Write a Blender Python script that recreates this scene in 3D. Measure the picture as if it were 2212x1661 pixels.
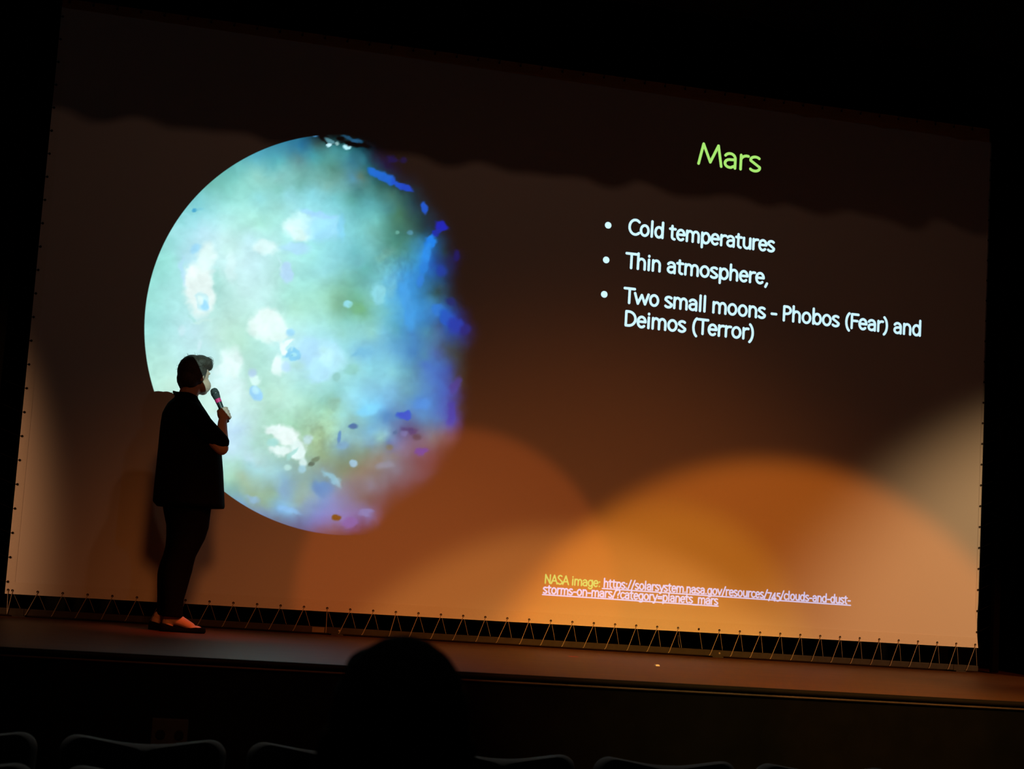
import bpy, bmesh, math, random
import numpy as np
from mathutils import Vector, Matrix, Quaternion

for _o in list(bpy.data.objects):
    bpy.data.objects.remove(_o)
sc = bpy.context.scene
COL = sc.collection
random.seed(7)
rng = np.random.default_rng(7)

# ---------------------------------------------------------------- frame
# The projection screen hangs 0.34 degrees out of level with the stage. Screen coordinates
# (x to the right along the grommet row, y away from the audience, z up) become world ones here.
TILT = -0.006
SCREEN_Z = 1.12
def F(x, y, z):
    c, s = math.cos(TILT), math.sin(TILT)
    return Vector((c*x + s*z, y, -s*x + c*z + SCREEN_Z))
STAGE_Z = 0.96
STAGE_EDGE = -3.19

# ---------------------------------------------------------------- camera
cd = bpy.data.cameras.new('camera')
cam = bpy.data.objects.new('camera', cd)
COL.objects.link(cam)
sc.camera = cam
FPX, CAM = 3542.667, (0.4198, -10.7865, 0.2921)
PITCH, YAW, ROLL = 0.1153, -0.2463, 0.0629
cd.sensor_fit = 'HORIZONTAL'
cd.sensor_width = 36.0
cd.lens = FPX/2212*36.0
cd.clip_start = 0.05
cd.clip_end = 100
_f = Vector((-math.sin(YAW)*math.cos(PITCH), math.cos(YAW)*math.cos(PITCH), math.sin(PITCH)))
_r = Vector((math.cos(YAW), math.sin(YAW), 0))
_u = _r.cross(_f)
_r2 = _r*math.cos(ROLL) + _u*math.sin(ROLL)
_u2 = -_r*math.sin(ROLL) + _u*math.cos(ROLL)
_R = Matrix.Rotation(TILT, 3, 'Y') @ Matrix((_r2, _u2, -_f)).transposed()
cam.matrix_world = Matrix.Translation(F(*CAM)) @ _R.to_4x4()
cd.dof.use_dof = True
cd.dof.focus_distance = 10.7
cd.dof.aperture_fstop = 6.3

# ---------------------------------------------------------------- world and exposure
w = bpy.data.worlds.new('dark_hall')
sc.world = w
w.use_nodes = True
w.node_tree.nodes['Background'].inputs[0].default_value = (0.9, 0.95, 1.0, 1)
w.node_tree.nodes['Background'].inputs[1].default_value = 0.0
vs = sc.view_settings
vs.view_transform = 'Standard'
vs.look = 'None'
vs.exposure = 0.0
vs.gamma = 1.0
vs.use_curve_mapping = False
cy = sc.cycles
cy.use_denoising = True
cy.use_adaptive_sampling = True
cy.adaptive_threshold = 0.005
cy.adaptive_min_samples = 24
cy.max_bounces = 3
cy.diffuse_bounces = 2
cy.glossy_bounces = 2
cy.caustics_reflective = False
cy.caustics_refractive = False
cy.transparent_max_bounces = 8

# ---------------------------------------------------------------- stage lights
K4 = 4*math.pi**2
def spot(name, pos, aim, half, rgb, soft=0.04, blend=0.15):
    """A stage lantern: rgb is the brightness it gives a white cloth at the aimed point."""
    p, a = F(*pos), F(*aim)
    d = (a-p)
    l = bpy.data.lights.new(name, 'SPOT')
    l.spot_size = math.radians(2*half)
    l.spot_blend = blend
    l.shadow_soft_size = soft
    m = max(rgb)
    l.color = [c/m for c in rgb]
    cosn = abs(d.normalized().y)
    l.energy = m*K4*d.length_squared/(0.88*cosn)
    o = bpy.data.objects.new(name, l)
    COL.objects.link(o)
    o.location = p
    o.rotation_euler = d.to_track_quat('-Z', 'Y').to_euler()
    return o
# warm pools on the lower screen and the stage, each from a lantern over the audience
spot('front_lantern_a', (2.2, -8.0, 3.6), (2.863, 0, 0.10), 7.48, (0.078, 0.0130, 0.0015), 0.06, 0.13)
spot('front_lantern_b', (5.2, -8.0, 3.6), (5.159, 0, -1.273), 15.45, (0.172, 0.037, 0.0020), 0.06, 0.20)
spot('front_lantern_c', (3.6, -8.0, 3.6), (3.70, 0, -1.726), 14.11, (0.112, 0.042, 0.008), 0.06, 0.26)
spot('front_lantern_d', (4.4, -8.0, 3.6), (4.352, 0, -0.294), 7.75, (0.095, 0.040, 0.002), 0.06, 0.45)
spot('front_lantern_e', (4.2, -8.0, 3.6), (4.20, 0, -2.40), 16.2, (0.250, 0.165, 0.040), 0.06, 0.9)
spot('side_lantern_right', (9.2, -5.5, 3.2), (7.579, 0, -0.613), 22.6, (0.265, 0.150, 0.064), 0.12, 0.58)
spot('side_lantern_left', (-3.8, -5.5, 3.2), (-2.668, 0, 0.875), 23.4, (0.400, 0.172, 0.070), 0.10, 0.24)
# broad dim washes from the front, strongest low down
spot('front_wash_right', (3.9, -7.0, 4.4), (3.70, 0, -1.20), 23.0, (0.056, 0.0130, 0.0020), 0.40, 1.0)
spot('front_wash_left', (1.0, -8.0, 3.6), (1.95, 0, -1.20), 17.5, (0.074, 0.0185, 0.0038), 0.50, 1.0)
# faint steep wash from above the front rows, cut at the top by the added border curtain
spot('top_wash', (2.6, -5.0, 5.60), (3.2, 0, 0.6), 62.0, (0.0068, 0.0034, 0.0021), 0.08, 1.0)
# red-gelled lantern onto the speaking place
spot('red_lantern', (2.9, -4.4, 4.1), (1.05, -0.92, -0.16), 6.4, (0.30, 0.038, 0.010), 0.22, 1.0)

# house downlights over the front rows, dimmed almost out
for _x in (0.6, 2.7):
    _l = bpy.data.lights.new('house_downlight', 'SPOT')
    _l.spot_size = math.radians(64)
    _l.spot_blend = 0.7
    _l.shadow_soft_size = 0.10
    _l.energy = 26.0
    _l.color = (1.0, 0.97, 0.90)
    _o = bpy.data.objects.new('house_downlight', _l)
    COL.objects.link(_o)
    _o.location = (_x, -6.3, 7.3)

# ---------------------------------------------------------------- helpers
def mat(name, rgb, rough=0.6, spec=0.5, metal=0.0, var=0.0, scale=20.0, bump=0.0, sheen=0.0, stretch=None):
    m = bpy.data.materials.new(name)
    m.use_nodes = True
    nt = m.node_tree
    b = nt.nodes['Principled BSDF']
    b.inputs['Base Color'].default_value = (*rgb, 1)
    b.inputs['Roughness'].default_value = rough
    b.inputs['Specular IOR Level'].default_value = spec
    b.inputs['Metallic'].default_value = metal
    if sheen:
        b.inputs['Sheen Weight'].default_value = sheen
    if var or bump:
        tc = nt.nodes.new('ShaderNodeTexCoord')
        mp = nt.nodes.new('ShaderNodeMapping')
        if stretch:
            mp.inputs['Scale'].default_value = stretch
        nz = nt.nodes.new('ShaderNodeTexNoise')
        nz.inputs['Scale'].default_value = scale
        nz.inputs['Detail'].default_value = 5
        nt.links.new(tc.outputs['Object'], mp.inputs['Vector'])
        nt.links.new(mp.outputs['Vector'], nz.inputs['Vector'])
        if var:
            cr = nt.nodes.new('ShaderNodeValToRGB')
            cr.color_ramp.elements[0].position = 0.3
            cr.color_ramp.elements[1].position = 0.7
            cr.color_ramp.elements[0].color = (*[c*(1-var) for c in rgb], 1)
            cr.color_ramp.elements[1].color = (*[min(1, c*(1+var)) for c in rgb], 1)
            nt.links.new(nz.outputs['Fac'], cr.inputs['Fac'])
            nt.links.new(cr.outputs['Color'], b.inputs['Base Color'])
        if bump:
            bp = nt.nodes.new('ShaderNodeBump')
            bp.inputs['Strength'].default_value = bump
            bp.inputs['Distance'].default_value = 0.01
            nt.links.new(nz.outputs['Fac'], bp.inputs['Height'])
            nt.links.new(bp.outputs['Normal'], b.inputs['Normal'])
    return m

M = {
 'fabric': mat('screen_cloth', (0.88, 0.88, 0.88), 0.95, 0.05, var=0.012, scale=260),
 'hem': mat('screen_hem', (0.86, 0.85, 0.83), 0.95, 0.05, var=0.02, scale=120),
 'brass': mat('grommet_metal', (0.030, 0.026, 0.02), 0.5, 0.5, metal=0.6, var=0.2),
 'cord': mat('bungee_cord', (0.42, 0.38, 0.31), 0.8, 0.2, var=0.1, scale=200),
 'rail': mat('rail_paint', (0.034, 0.029, 0.024), 0.65, 0.3, var=0.15, scale=30),
 'bolt': mat('bolt_steel', (0.6, 0.6, 0.6), 0.35, 0.5, metal=0.4),
 'tape': mat('gaffer_tape', (0.22, 0.19, 0.15), 0.8, 0.2, var=0.1),
 'stage': mat('stage_paint', (0.082, 0.034, 0.012), 0.50, 0.13, var=0.22, scale=3.0, stretch=(0.5, 5.0, 1.0)),
 'stage_front': mat('stage_front_paint', (0.0022, 0.0022, 0.0024), 1.0, 0.03, var=0.2, scale=8),
 'trim': mat('stage_trim', (0.034, 0.022, 0.020), 0.6, 0.25, var=0.3, scale=6),
 'nosing': mat('nosing_edge_shade', (0.004, 0.003, 0.003), 0.8, 0.1, var=0.2, scale=10),  # fade of light at the stage edge painted into the nosing colour
 'velour': mat('black_velour', (0.010, 0.010, 0.010), 1.0, 0.05, var=0.25, scale=40),
 'house': mat('black_house_paint', (0.010, 0.010, 0.011), 0.95, 0.1, var=0.2, scale=2),
 'carpet': mat('dark_carpet', (0.012, 0.012, 0.013), 1.0, 0.05, var=0.3, scale=60),
 'black_cloth': mat('black_jersey', (0.0035, 0.0035, 0.0035), 1.0, 0.05, var=0.2, scale=50, bump=0.15),
 'trouser': mat('black_trouser_cloth', (0.0030, 0.0032, 0.0030), 1.0, 0.05, var=0.2, scale=60, bump=0.15),
 'skin': mat('skin', (0.56, 0.36, 0.27), 0.55, 0.4, var=0.06, scale=40),
 'hair': mat('brown_hair', (0.040, 0.030, 0.024), 0.6, 0.4, var=0.35, scale=55, stretch=(4.0, 4.0, 0.7), bump=0.4),
 'shoe': mat('black_shoe_leather', (0.0025, 0.0025, 0.0025), 0.8, 0.06, var=0.2, scale=30),
 'eye': mat('eye_white', (0.6, 0.6, 0.58), 0.2, 0.5, var=0.05),
 'mic_body': mat('microphone_body', (0.030, 0.034, 0.034), 0.4, 0.5, var=0.1),
 'mic_grille': mat('microphone_grille', (0.040, 0.050, 0.050), 0.6, 0.4, var=0.35, scale=500, bump=0.5),
 'pink': mat('pink_tape', (0.85, 0.035, 0.20), 0.5, 0.4, var=0.05),
 'seat_shell': mat('seat_shell_plastic', (0.30, 0.295, 0.28), 0.8, 0.15, var=0.1, scale=15),
 'seat_cloth': mat('seat_upholstery', (0.02, 0.02, 0.022), 1.0, 0.1, var=0.3, scale=80),
 'seat_metal': mat('seat_frame_metal', (0.02, 0.02, 0.02), 0.5, 0.4, var=0.1),
 'dark_hair': mat('dark_hair', (0.006, 0.006, 0.006), 0.9, 0.1, var=0.3, scale=60),
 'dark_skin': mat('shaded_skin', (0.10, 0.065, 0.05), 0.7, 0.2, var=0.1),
 'dark_shirt': mat('dark_shirt', (0.008, 0.008, 0.009), 1.0, 0.05, var=0.2, scale=50),
 'box': mat('connection_box_metal', (0.024, 0.027, 0.030), 0.9, 0.1, var=0.15, scale=25),
 'socket': mat('socket_plastic', (0.003, 0.003, 0.003), 0.8, 0.1, var=0.1),
 'black_rail': mat('black_frame', (0.004, 0.004, 0.004), 1.0, 0.05, var=0.2, scale=40),  # side and top rails and their laces, blacker than the bottom ones
 'paper': mat('white_paper', (0.8, 0.78, 0.74), 0.9, 0.1, var=0.05),
 'red_tape': mat('red_tape', (0.45, 0.05, 0.03), 0.7, 0.2, var=0.2),
 'casing': mat('projector_casing', (0.03, 0.03, 0.03), 0.7, 0.3, var=0.1),
}

def mesh(name, verts, faces, m=None, parent=None, smooth=False):
    """Link a mesh whose vertices are given in world space; it is stored relative to its root."""
    org = parent_origin(parent)
    me = bpy.data.meshes.new(name)
    me.from_pydata([tuple(Vector(v)-org) for v in verts], [], faces)
    if smooth:
        me.polygons.foreach_set('use_smooth', [True]*len(me.polygons))
    me.update()
    if m:
        me.materials.append(M[m])
    o = bpy.data.objects.new(name, me)
    COL.objects.link(o)
    if parent:
        o.parent = parent
    return o
def parent_origin(p):
    v = Vector((0, 0, 0))
    while p is not None:
        v = v + p.location
        p = p.parent
    return v
def link_data(name, me, parent, loc=(0, 0, 0)):
    o = bpy.data.objects.new(name, me)
    COL.objects.link(o)
    o.parent = parent
    o.location = loc
    return o
def thing(name, label, cat, loc, group=None):
    o = bpy.data.objects.new(name, None)
    o.empty_display_size = 0.1
    COL.objects.link(o)
    o.location = loc
    tag(o, label, cat, group)
    return o
def tag(o, label, cat, group=None):
    o['label'] = label
    o['category'] = cat
    if group:
        o['group'] = group
    return o
def structure(o):
    o['kind'] = 'structure'
    return o
def box_geo(x0, x1, y0, y1, z0, z1):
    v = [(x0, y0, z0), (x1, y0, z0), (x1, y1, z0), (x0, y1, z0), (x0, y0, z1), (x1, y0, z1), (x1, y1, z1), (x0, y1, z1)]
    f = [(3, 2, 1, 0), (4, 5, 6, 7), (0, 1, 5, 4), (1, 2, 6, 5), (2, 3, 7, 6), (3, 0, 4, 7)]
    return v, f
def bevel(o, w=0.004, n=2):
    bm = bmesh.new()
    bm.from_mesh(o.data)
    bmesh.ops.bevel(bm, geom=bm.edges[:], offset=w, segments=n, affect='EDGES', profile=0.5)
    bm.to_mesh(o.data)
    bm.free()
    return o
def tube_geo(pts, rad, n=8, cap=True):
    pts = [Vector(p) for p in pts]
    if not hasattr(rad, '__len__'):
        rad = [rad]*len(pts)
    V, Fc = [], []
    t0 = (pts[1]-pts[0]).normalized()
    ref = Vector((0, 0, 1)) if abs(t0.z) < 0.9 else Vector((1, 0, 0))
    u = t0.cross(ref).normalized()
    for i, p in enumerate(pts):
        t = (pts[min(i+1, len(pts)-1)]-pts[max(i-1, 0)]).normalized()
        u = (u-t*u.dot(t)).normalized()
        v = t.cross(u)
        for k in range(n):
            a = 2*math.pi*k/n
            V.append(p+(u*math.cos(a)+v*math.sin(a))*rad[i])
    for i in range(len(pts)-1):
        for k in range(n):
            Fc.append((i*n+k, i*n+(k+1) % n, (i+1)*n+(k+1) % n, (i+1)*n+k))
    if cap:
        Fc.append(tuple(reversed(range(n))))
        Fc.append(tuple(range((len(pts)-1)*n, len(pts)*n)))
    return V, Fc
def lathe_geo(prof, n, org, ax):
    """Turn (radius, along) pairs about the axis ax through org."""
    ax = Vector(ax).normalized()
    u = ax.orthogonal().normalized()
    v = ax.cross(u)
    org = Vector(org)
    V, Fc = [], []
    for r, h in prof:
        for k in range(n):
            a = 2*math.pi*k/n
            V.append(org+ax*h+(u*math.cos(a)+v*math.sin(a))*r)
    for i in range(len(prof)-1):
        for k in range(n):
            Fc.append((i*n+k, i*n+(k+1) % n, (i+1)*n+(k+1) % n, (i+1)*n+k))
    Fc.append(tuple(reversed(range(n))))
    Fc.append(tuple(range((len(prof)-1)*n, len(prof)*n)))
    return V, Fc
def merge(*geos):
    V, Fc = [], []
    for v, f in geos:
        b = len(V)
        V += [Vector(p) for p in v]
        Fc += [tuple(i+b for i in q) for q in f]
    return V, Fc

class Body:
    """Overlapping solids melted into one continuous surface."""
    def __init__(self):
        self.bm = bmesh.new()
    def ball(self, c, r, rot=None, seg=20):
        if not hasattr(r, '__len__'):
            r = (r, r, r)
        mt = Matrix.Translation(Vector(c)) @ (rot.to_4x4() if rot else Matrix()) @ Matrix.Diagonal((*r, 1))
        bmesh.ops.create_uvsphere(self.bm, u_segments=seg, v_segments=seg//2, radius=1, matrix=mt)
    def limb(self, pts, rad, n=14):
        v, f = tube_geo(pts, rad, n)
        vs_ = [self.bm.verts.new(p) for p in v]
        for q in f:
            self.bm.faces.new([vs_[i] for i in q])
        for p, r in zip(pts, rad):
            self.ball(p, r, seg=14)
    def loft(self, rings):
        n = len(rings[0])
        vs_ = [[self.bm.verts.new(p) for p in r] for r in rings]
        for a, b in zip(vs_, vs_[1:]):
            for k in range(n):
                self.bm.faces.new((a[k], a[(k+1) % n], b[(k+1) % n], b[k]))
        self.bm.faces.new(list(reversed(vs_[0])))
        self.bm.faces.new(vs_[-1])
    def build(self, name, m, parent, voxel=0.006, smooth=6):
        bmesh.ops.recalc_face_normals(self.bm, faces=self.bm.faces[:])
        me = bpy.data.meshes.new('tmp')
        self.bm.to_mesh(me)
        self.bm.free()
        t = bpy.data.objects.new('tmp', me)
        COL.objects.link(t)
        md = t.modifiers.new('r', 'REMESH')
        md.mode = 'VOXEL'
        md.voxel_size = voxel
        s = t.modifiers.new('s', 'SMOOTH')
        s.factor = 0.5
        s.iterations = smooth
        dg = bpy.context.evaluated_depsgraph_get()
        out = bpy.data.meshes.new_from_object(t.evaluated_get(dg))
        out.name = name
        bpy.data.objects.remove(t)
        bpy.data.meshes.remove(me)
        out.transform(Matrix.Translation(-parent_origin(parent)))
        out.polygons.foreach_set('use_smooth', [True]*len(out.polygons))
        out.materials.clear()
        out.materials.append(M[m])
        o = bpy.data.objects.new(name, out)
        COL.objects.link(o)
        if parent:
            o.parent = parent
        return o

# ---------------------------------------------------------------- the hall
XL, XR, YB, YF, CEIL = -5.2, 11.8, -15.0, 2.6, 7.6
def slab(name, b, m):
    return structure(mesh(name, *box_geo(*b), m))
slab('floor', (XL, XR, YB, STAGE_EDGE+0.3, -0.1, 0.0), 'carpet')
slab('ceiling', (XL, XR, YB, YF, CEIL, CEIL+0.1), 'house')
slab('wall_left', (XL-0.1, XL, YB, YF, 0, CEIL), 'house')
slab('wall_right', (XR, XR+0.1, YB, YF, 0, CEIL), 'house')
slab('wall_back', (XL, XR, YF, YF+0.1, 0, CEIL), 'house')
slab('wall_audience', (XL, XR, YB-0.1, YB, 0, CEIL), 'house')
# the stage: floor with a rounded front edge, riser below, thin batten under the edge
def profile_x(prof, x0, x1, nx=1):
    V, Fc = [], []
    n = len(prof)
    for i in range(nx+1):
        x = x0+(x1-x0)*i/nx
        V += [(x, y, z) for y, z in prof]
    for i in range(nx):
        for k in range(n):
            a, b = i*n+k, i*n+(k+1) % n
            Fc.append((a, a+n, b+n, b))
    Fc.append(tuple(range(n)))
    Fc.append(tuple(reversed(range(nx*n, (nx+1)*n))))
    return V, Fc
slab('stage_floor', (XL, XR, STAGE_EDGE+0.02, YF, STAGE_Z-0.03, STAGE_Z), 'stage')
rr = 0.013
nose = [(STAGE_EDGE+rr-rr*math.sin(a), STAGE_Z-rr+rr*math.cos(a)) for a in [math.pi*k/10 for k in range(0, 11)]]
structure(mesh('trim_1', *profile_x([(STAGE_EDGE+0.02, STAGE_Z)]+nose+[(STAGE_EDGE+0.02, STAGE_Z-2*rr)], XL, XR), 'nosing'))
slab('wall_stage_front', (XL, XR, STAGE_EDGE+0.022, STAGE_EDGE+0.12, 0, STAGE_Z-2*rr-0.0005), 'stage_front')
b = structure(mesh('trim_2', *box_geo(XL, XR, STAGE_EDGE+0.006, STAGE_EDGE+0.0215, STAGE_Z-0.042, STAGE_Z-0.033), 'trim'))
bevel(b, 0.003, 2)

# ---------------------------------------------------------------- drapes
def drape(name, label, x0, x1, y, z0, z1, folds, amp, hem=None, seed=1):
    r = random.Random(seed)
    n = folds*10
    ph = [r.uniform(-0.5, 0.5) for _ in range(folds+2)]
    root = thing(name, label, 'curtain', (0.5*(x0+x1), y, z0))
    V, Fc = [], []
    rows = 14
    for j in range(rows+1):
        t = j/rows
        for i in range(n+1):
            s = i/n*folds
            k = int(s)
            p = ph[k]*(1-(s-k))+ph[k+1]*(s-k)
            dy = amp*math.sin(2*math.pi*s+p)*(0.55+0.45*(1-t))
            zb = z0+(hem(x0+(x1-x0)*i/n) if hem else 0)
            V.append((x0+(x1-x0)*i/n+0.3*amp*math.cos(4*math.pi*s), y+dy, zb+(z1-zb)*t))
    for j in range(rows):
        for i in range(n):
            a = j*(n+1)+i
            Fc.append((a, a+1, a+n+2, a+n+1))
    o = mesh('cloth', V, Fc, 'velour', root, True)
    sol = o.modifiers.new('thickness', 'SOLIDIFY')
    sol.thickness = 0.006
    v, f = tube_geo([(x0-0.1, y, z1+0.02), (x1+0.1, y, z1+0.02)], 0.024, 10)
    mesh('pipe', v, f, 'seat_metal', root)
    return root
drape('stage_curtain', 'black velour leg curtain hanging left of the projection screen', -4.8, -0.50, -0.10, STAGE_Z+0.01, 6.6, 15, 0.07, seed=2)
drape('stage_curtain', 'black velour leg curtain hanging right of the projection screen', 7.02, 11.4, -0.42, STAGE_Z+0.01, 6.6, 15, 0.08, seed=3)
drape('back_curtain', 'black full-width curtain seen in the gap below the screen', -4.8, 11.4, 0.95, STAGE_Z+0.01, 6.7, 40, 0.06, seed=4)
def wavy(x):
    return 0.016*math.sin(x*11+0.6)*max(0.25, min(1, (x-2)/3))+0.009*math.sin(x*23+2)
drape('wash_cut_curtain', 'unseen black border curtain added above the screen to cut the top wash', -3.5, 10.4, -1.5, SCREEN_Z+3.84, 6.9, 34, 0.03, wavy, seed=5)  # added out of view to give the top wash its wavy upper edge

# ---------------------------------------------------------------- projection screen
PITCH_G = 0.1524
def floor_f(x):
    return STAGE_Z-SCREEN_Z-0.006*x
scr = thing('projection_screen', 'large white laced projection screen showing a planet slide', 'screen', F(3.35, 0.02, floor_f(3.35)))
def xr(z):
    return 6.700+0.032*max(0.0, 1-(z+0.022)/0.28)**1.5
XS0, ZS0, ZS1 = -0.044, -0.022, 3.835
V, Fc = [], []
nz_, nx_ = 60, 12
for j in range(nz_+1):
    z = ZS0+(ZS1-ZS0)*(j/nz_)**1.3
    for i in range(nx_+1):
        V.append(F(XS0+(xr(z)-XS0)*i/nx_, 0, z))
for j in range(nz_):
    for i in range(nx_):
        a = j*(nx_+1)+i
        Fc.append((a, a+1, a+nx_+2, a+nx_+1))
o = mesh('fabric', V, Fc, 'fabric', scr)
s_ = o.modifiers.new('thickness', 'SOLIDIFY')
s_.thickness = 0.0008
s_.offset = -1
# hems: doubled cloth along the edges, a little proud of the face
def hem_strip(p0, p1, p2, p3):
    q = [F(*p) for p in (p0, p1, p2, p3)]
    d = Vector((0, 0.0010, 0))
    return q+[v+d for v in q], [(0, 1, 2, 3), (7, 6, 5, 4), (0, 4, 5, 1), (1, 5, 6, 2), (2, 6, 7, 3), (3, 7, 4, 0)]
HB = 0.052
mesh('hem', *hem_strip((XS0, -0.0018, ZS0), (6.731, -0.0018, ZS0), (6.715, -0.0018, HB), (XS0, -0.0018, HB)), 'hem', scr)
mesh('hem', *hem_strip((XS0, -0.0018, HB), (XS0+0.055, -0.0018, HB), (XS0+0.055, -0.0018, ZS1), (XS0, -0.0018, ZS1)), 'hem', scr)
mesh('hem', *hem_strip((XS0+0.055, -0.0018, ZS1-0.07), (6.70, -0.0018, ZS1-0.07), (6.70, -0.0018, ZS1), (XS0+0.055, -0.0018, ZS1)), 'hem', scr)
# the right hem turns back from the face
V, Fc = [], []
for j in range(41):
    z = ZS0+(ZS1-ZS0)*(j/40)**1.3
    t = min(1, (z-ZS0)/0.3)
    x = xr(z)
    V += [F(x, 0.0, z), F(x+0.012*t, 0.002, z), F(x+0.030*t, 0.012, z)]
for j in range(40):
    for i in range(2):
        a = 3*j+i
        Fc.append((a, a+1, a+4, a+3))
o = mesh('hem', V, Fc, 'hem', scr, True)
s_ = o.modifiers.new('thickness', 'SOLIDIFY')
s_.thickness = 0.001
s_.offset = -1
# grommets
def ring_mesh(name, R, r, m, n=14, k=6):
    V, Fc = [], []
    for i in range(n):
        a = 2*math.pi*i/n
        for j in range(k):
            b_ = 2*math.pi*j/k
            V.append(((R+r*math.cos(b_))*math.cos(a), r*math.sin(b_), (R+r*math.cos(b_))*math.sin(a)))
    for i in range(n):
        for j in range(k):
            Fc.append((i*k+j, ((i+1) % n)*k+j, ((i+1) % n)*k+(j+1) % k, i*k+(j+1) % k))
    c = len(V)
    V.append((0, -0.0002, 0))
    for i in range(n):
        Fc.append((c, i*k+k//2, ((i+1) % n)*k+k//2))
    me = bpy.data.meshes.new(name)
    me.from_pydata(V, [], Fc)
    me.materials.append(M[m])
    return me
gm = ring_mesh('grommet', 0.0056, 0.0025, 'brass')
ORG = scr.location
bottom = [(i*PITCH_G, 0.0) for i in range(45)]
left = [(-0.032, 0.053+i*PITCH_G) for i in range(25)]
right = [(6.716, 0.090+i*PITCH_G) for i in range(24)]
top = [(i*PITCH_G, 3.812) for i in range(0, 45)]
for x, z in bottom+[(-0.026, 0.002)]+left+top:
    link_data('grommet', gm, scr, F(x, -0.004, z)-ORG)
for x, z in right:
    link_data('grommet', gm, scr, F(x, -0.001, z)-ORG)
# laces: an elastic cord from each grommet round the rail and back up behind it
RY0, RY1, RZ0, RZ1 = 0.012, 0.060, 0.008, 0.050
def lace_geo(x, slant=-0.060, front=True, back=True):
    fl = floor_f(x)
    parts = []
    jit = random.uniform(-0.006, 0.006)
    if front:
        parts.append(tube_geo([F(x, -0.006, 0.001), F(x+0.03*slant, -0.007, -0.012), F(x+0.9*slant+jit, RY0-0.006, fl+0.020), F(x+slant+jit, RY0-0.004, fl+RZ0+0.004)], 0.0024, 6))
    if back:
        parts.append(tube_geo([F(x+0.004, 0.004, -0.002), F(x+0.012, 0.006, -0.024), F(x+0.058+jit*0.5, RY1+0.004, fl+RZ1-0.004), F(x+0.060+jit*0.5, RY1+0.004, fl+0.03)], 0.0017, 6))
    return merge(*parts)
for i, (x, z) in enumerate(bottom):
    sl = {13: 0.0, 0: -0.018, 16: -0.036}.get(i, -0.060)
    mesh('lace', *lace_geo(x, sl, i != 30, True), 'cord', scr)
mesh('lace', *lace_geo(-0.026, 0.006, True, False), 'cord', scr)
# cord ends hanging loose by the slack grommet
mesh('cord_end', *tube_geo([F(29.15*PITCH_G, 0.05, -0.05), F(29.2*PITCH_G, 0.055, -0.10), F(29.28*PITCH_G, 0.06, -0.135)], 0.0012, 5), 'cord', scr)
for x, z in left:
    mesh('lace', *tube_geo([F(x, -0.005, z), F(x-0.02, -0.002, z), F(-0.19, 0.05, z+0.05)], 0.002, 5), 'black_rail', scr)
for x, z in right:
    mesh('lace', *tube_geo([F(x, 0.0, z), F(x+0.014, 0.016, z), F(6.86, 0.06, z+0.05)], 0.002, 5), 'black_rail', scr)
for x, z in top:
    mesh('lace', *tube_geo([F(x, -0.005, z), F(x+0.01, 0.0, z+0.03), F(x+0.05, 0.05, z+0.12)], 0.002, 5), 'black_rail', scr)
# frame of square tube standing on the stage
def rail(x0, x1, z0, z1, m='rail'):
    V, Fc = box_geo(x0, x1, RY0, RY1, 0, 1)
    out = []
    for x, y, t in V:
        out.append(F(x, y, z1(x) if t else z0(x)))
    return bevel(mesh('frame_rail', out, Fc, m, scr), 0.005, 2)
rail(-0.24, 6.745, lambda x: floor_f(x)+RZ0, lambda x: floor_f(x)+RZ1)
rail(-0.24, -0.19, lambda x: floor_f(x)+RZ1, lambda x: 3.96, 'black_rail')
rail(6.86, 6.91, lambda x: floor_f(x)+RZ0, lambda x: 3.96, 'black_rail')
rail(-0.24, 6.91, lambda x: 3.96, lambda x: 4.01, 'black_rail')
for xb in (2.060, 4.725, 6.60, 0.05):
    fl = floor_f(xb)
    br = bevel(mesh('joint_bracket', *[[F(*p) for p in box_geo(xb-0.055, xb+0.030, RY0-0.004, RY0, fl+RZ0, fl+RZ1)[0]], box_geo(0, 1, 0, 1, 0, 1)[1]], 'rail', scr), 0.001, 1)
    if xb in (2.060, 4.725):
        v, f = lathe_geo([(0.0065, 0), (0.0065, 0.004), (0.003, 0.007)], 10, F(xb+0.012, RY0-0.004, fl+0.030), (0, -1, 0))
        mesh('bolt', v, f, 'bolt', br)
    for k in (-1, 1):
        mesh('foot', *[[F(*p) for p in box_geo(xb-0.04, xb+0.04, 0.0 if k < 0 else 0.05, 0.02 if k < 0 else 0.40, fl, fl+0.008)[0]], box_geo(0, 1, 0, 1, 0, 1)[1]], 'rail', scr)
mesh('tape_patch', *[[F(*p) for p in box_geo(1.895, 1.975, RY0-0.0012, RY0, floor_f(1.9)+0.012, floor_f(1.9)+0.046)[0]], box_geo(0, 1, 0, 1, 0, 1)[1]], 'tape', scr)

# ---------------------------------------------------------------- the speaker
P0 = Vector((1.0, -0.75, STAGE_Z))
def P(x, y, z):
    return P0+Vector((x, y, z))
per = thing('person', 'person in black tunic and trousers holding a microphone before the screen', 'person', P0)
psi = math.radians(38)                          # the head looks to the screen, away from the hall
FW = Vector((math.cos(psi), math.sin(psi), 0))
SD = Vector((-math.sin(psi), math.cos(psi), 0))
HC = P(-0.042, 0.0, 1.535)
def H(f, s, u):
    return HC+FW*f+SD*s+Vector((0, 0, u))
RH = Matrix((FW, SD, Vector((0, 0, 1)))).transposed()
b = Body()
b.ball(H(-0.005, 0, 0.020), (0.094, 0.074, 0.100), RH)
b.ball(H(0.030, 0, -0.040), (0.064, 0.060, 0.075), RH)
b.ball(H(0.044, -0.010, -0.056), (0.062, 0.060, 0.052), RH)
b.ball(H(0.066, -0.004, -0.088), (0.030, 0.032, 0.024), RH)          # chin
b.ball(H(0.050, -0.030, -0.030), (0.030, 0.026, 0.030), RH)     # cheeks
b.ball(H(0.050, 0.030, -0.030), (0.030, 0.026, 0.030), RH)
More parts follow.
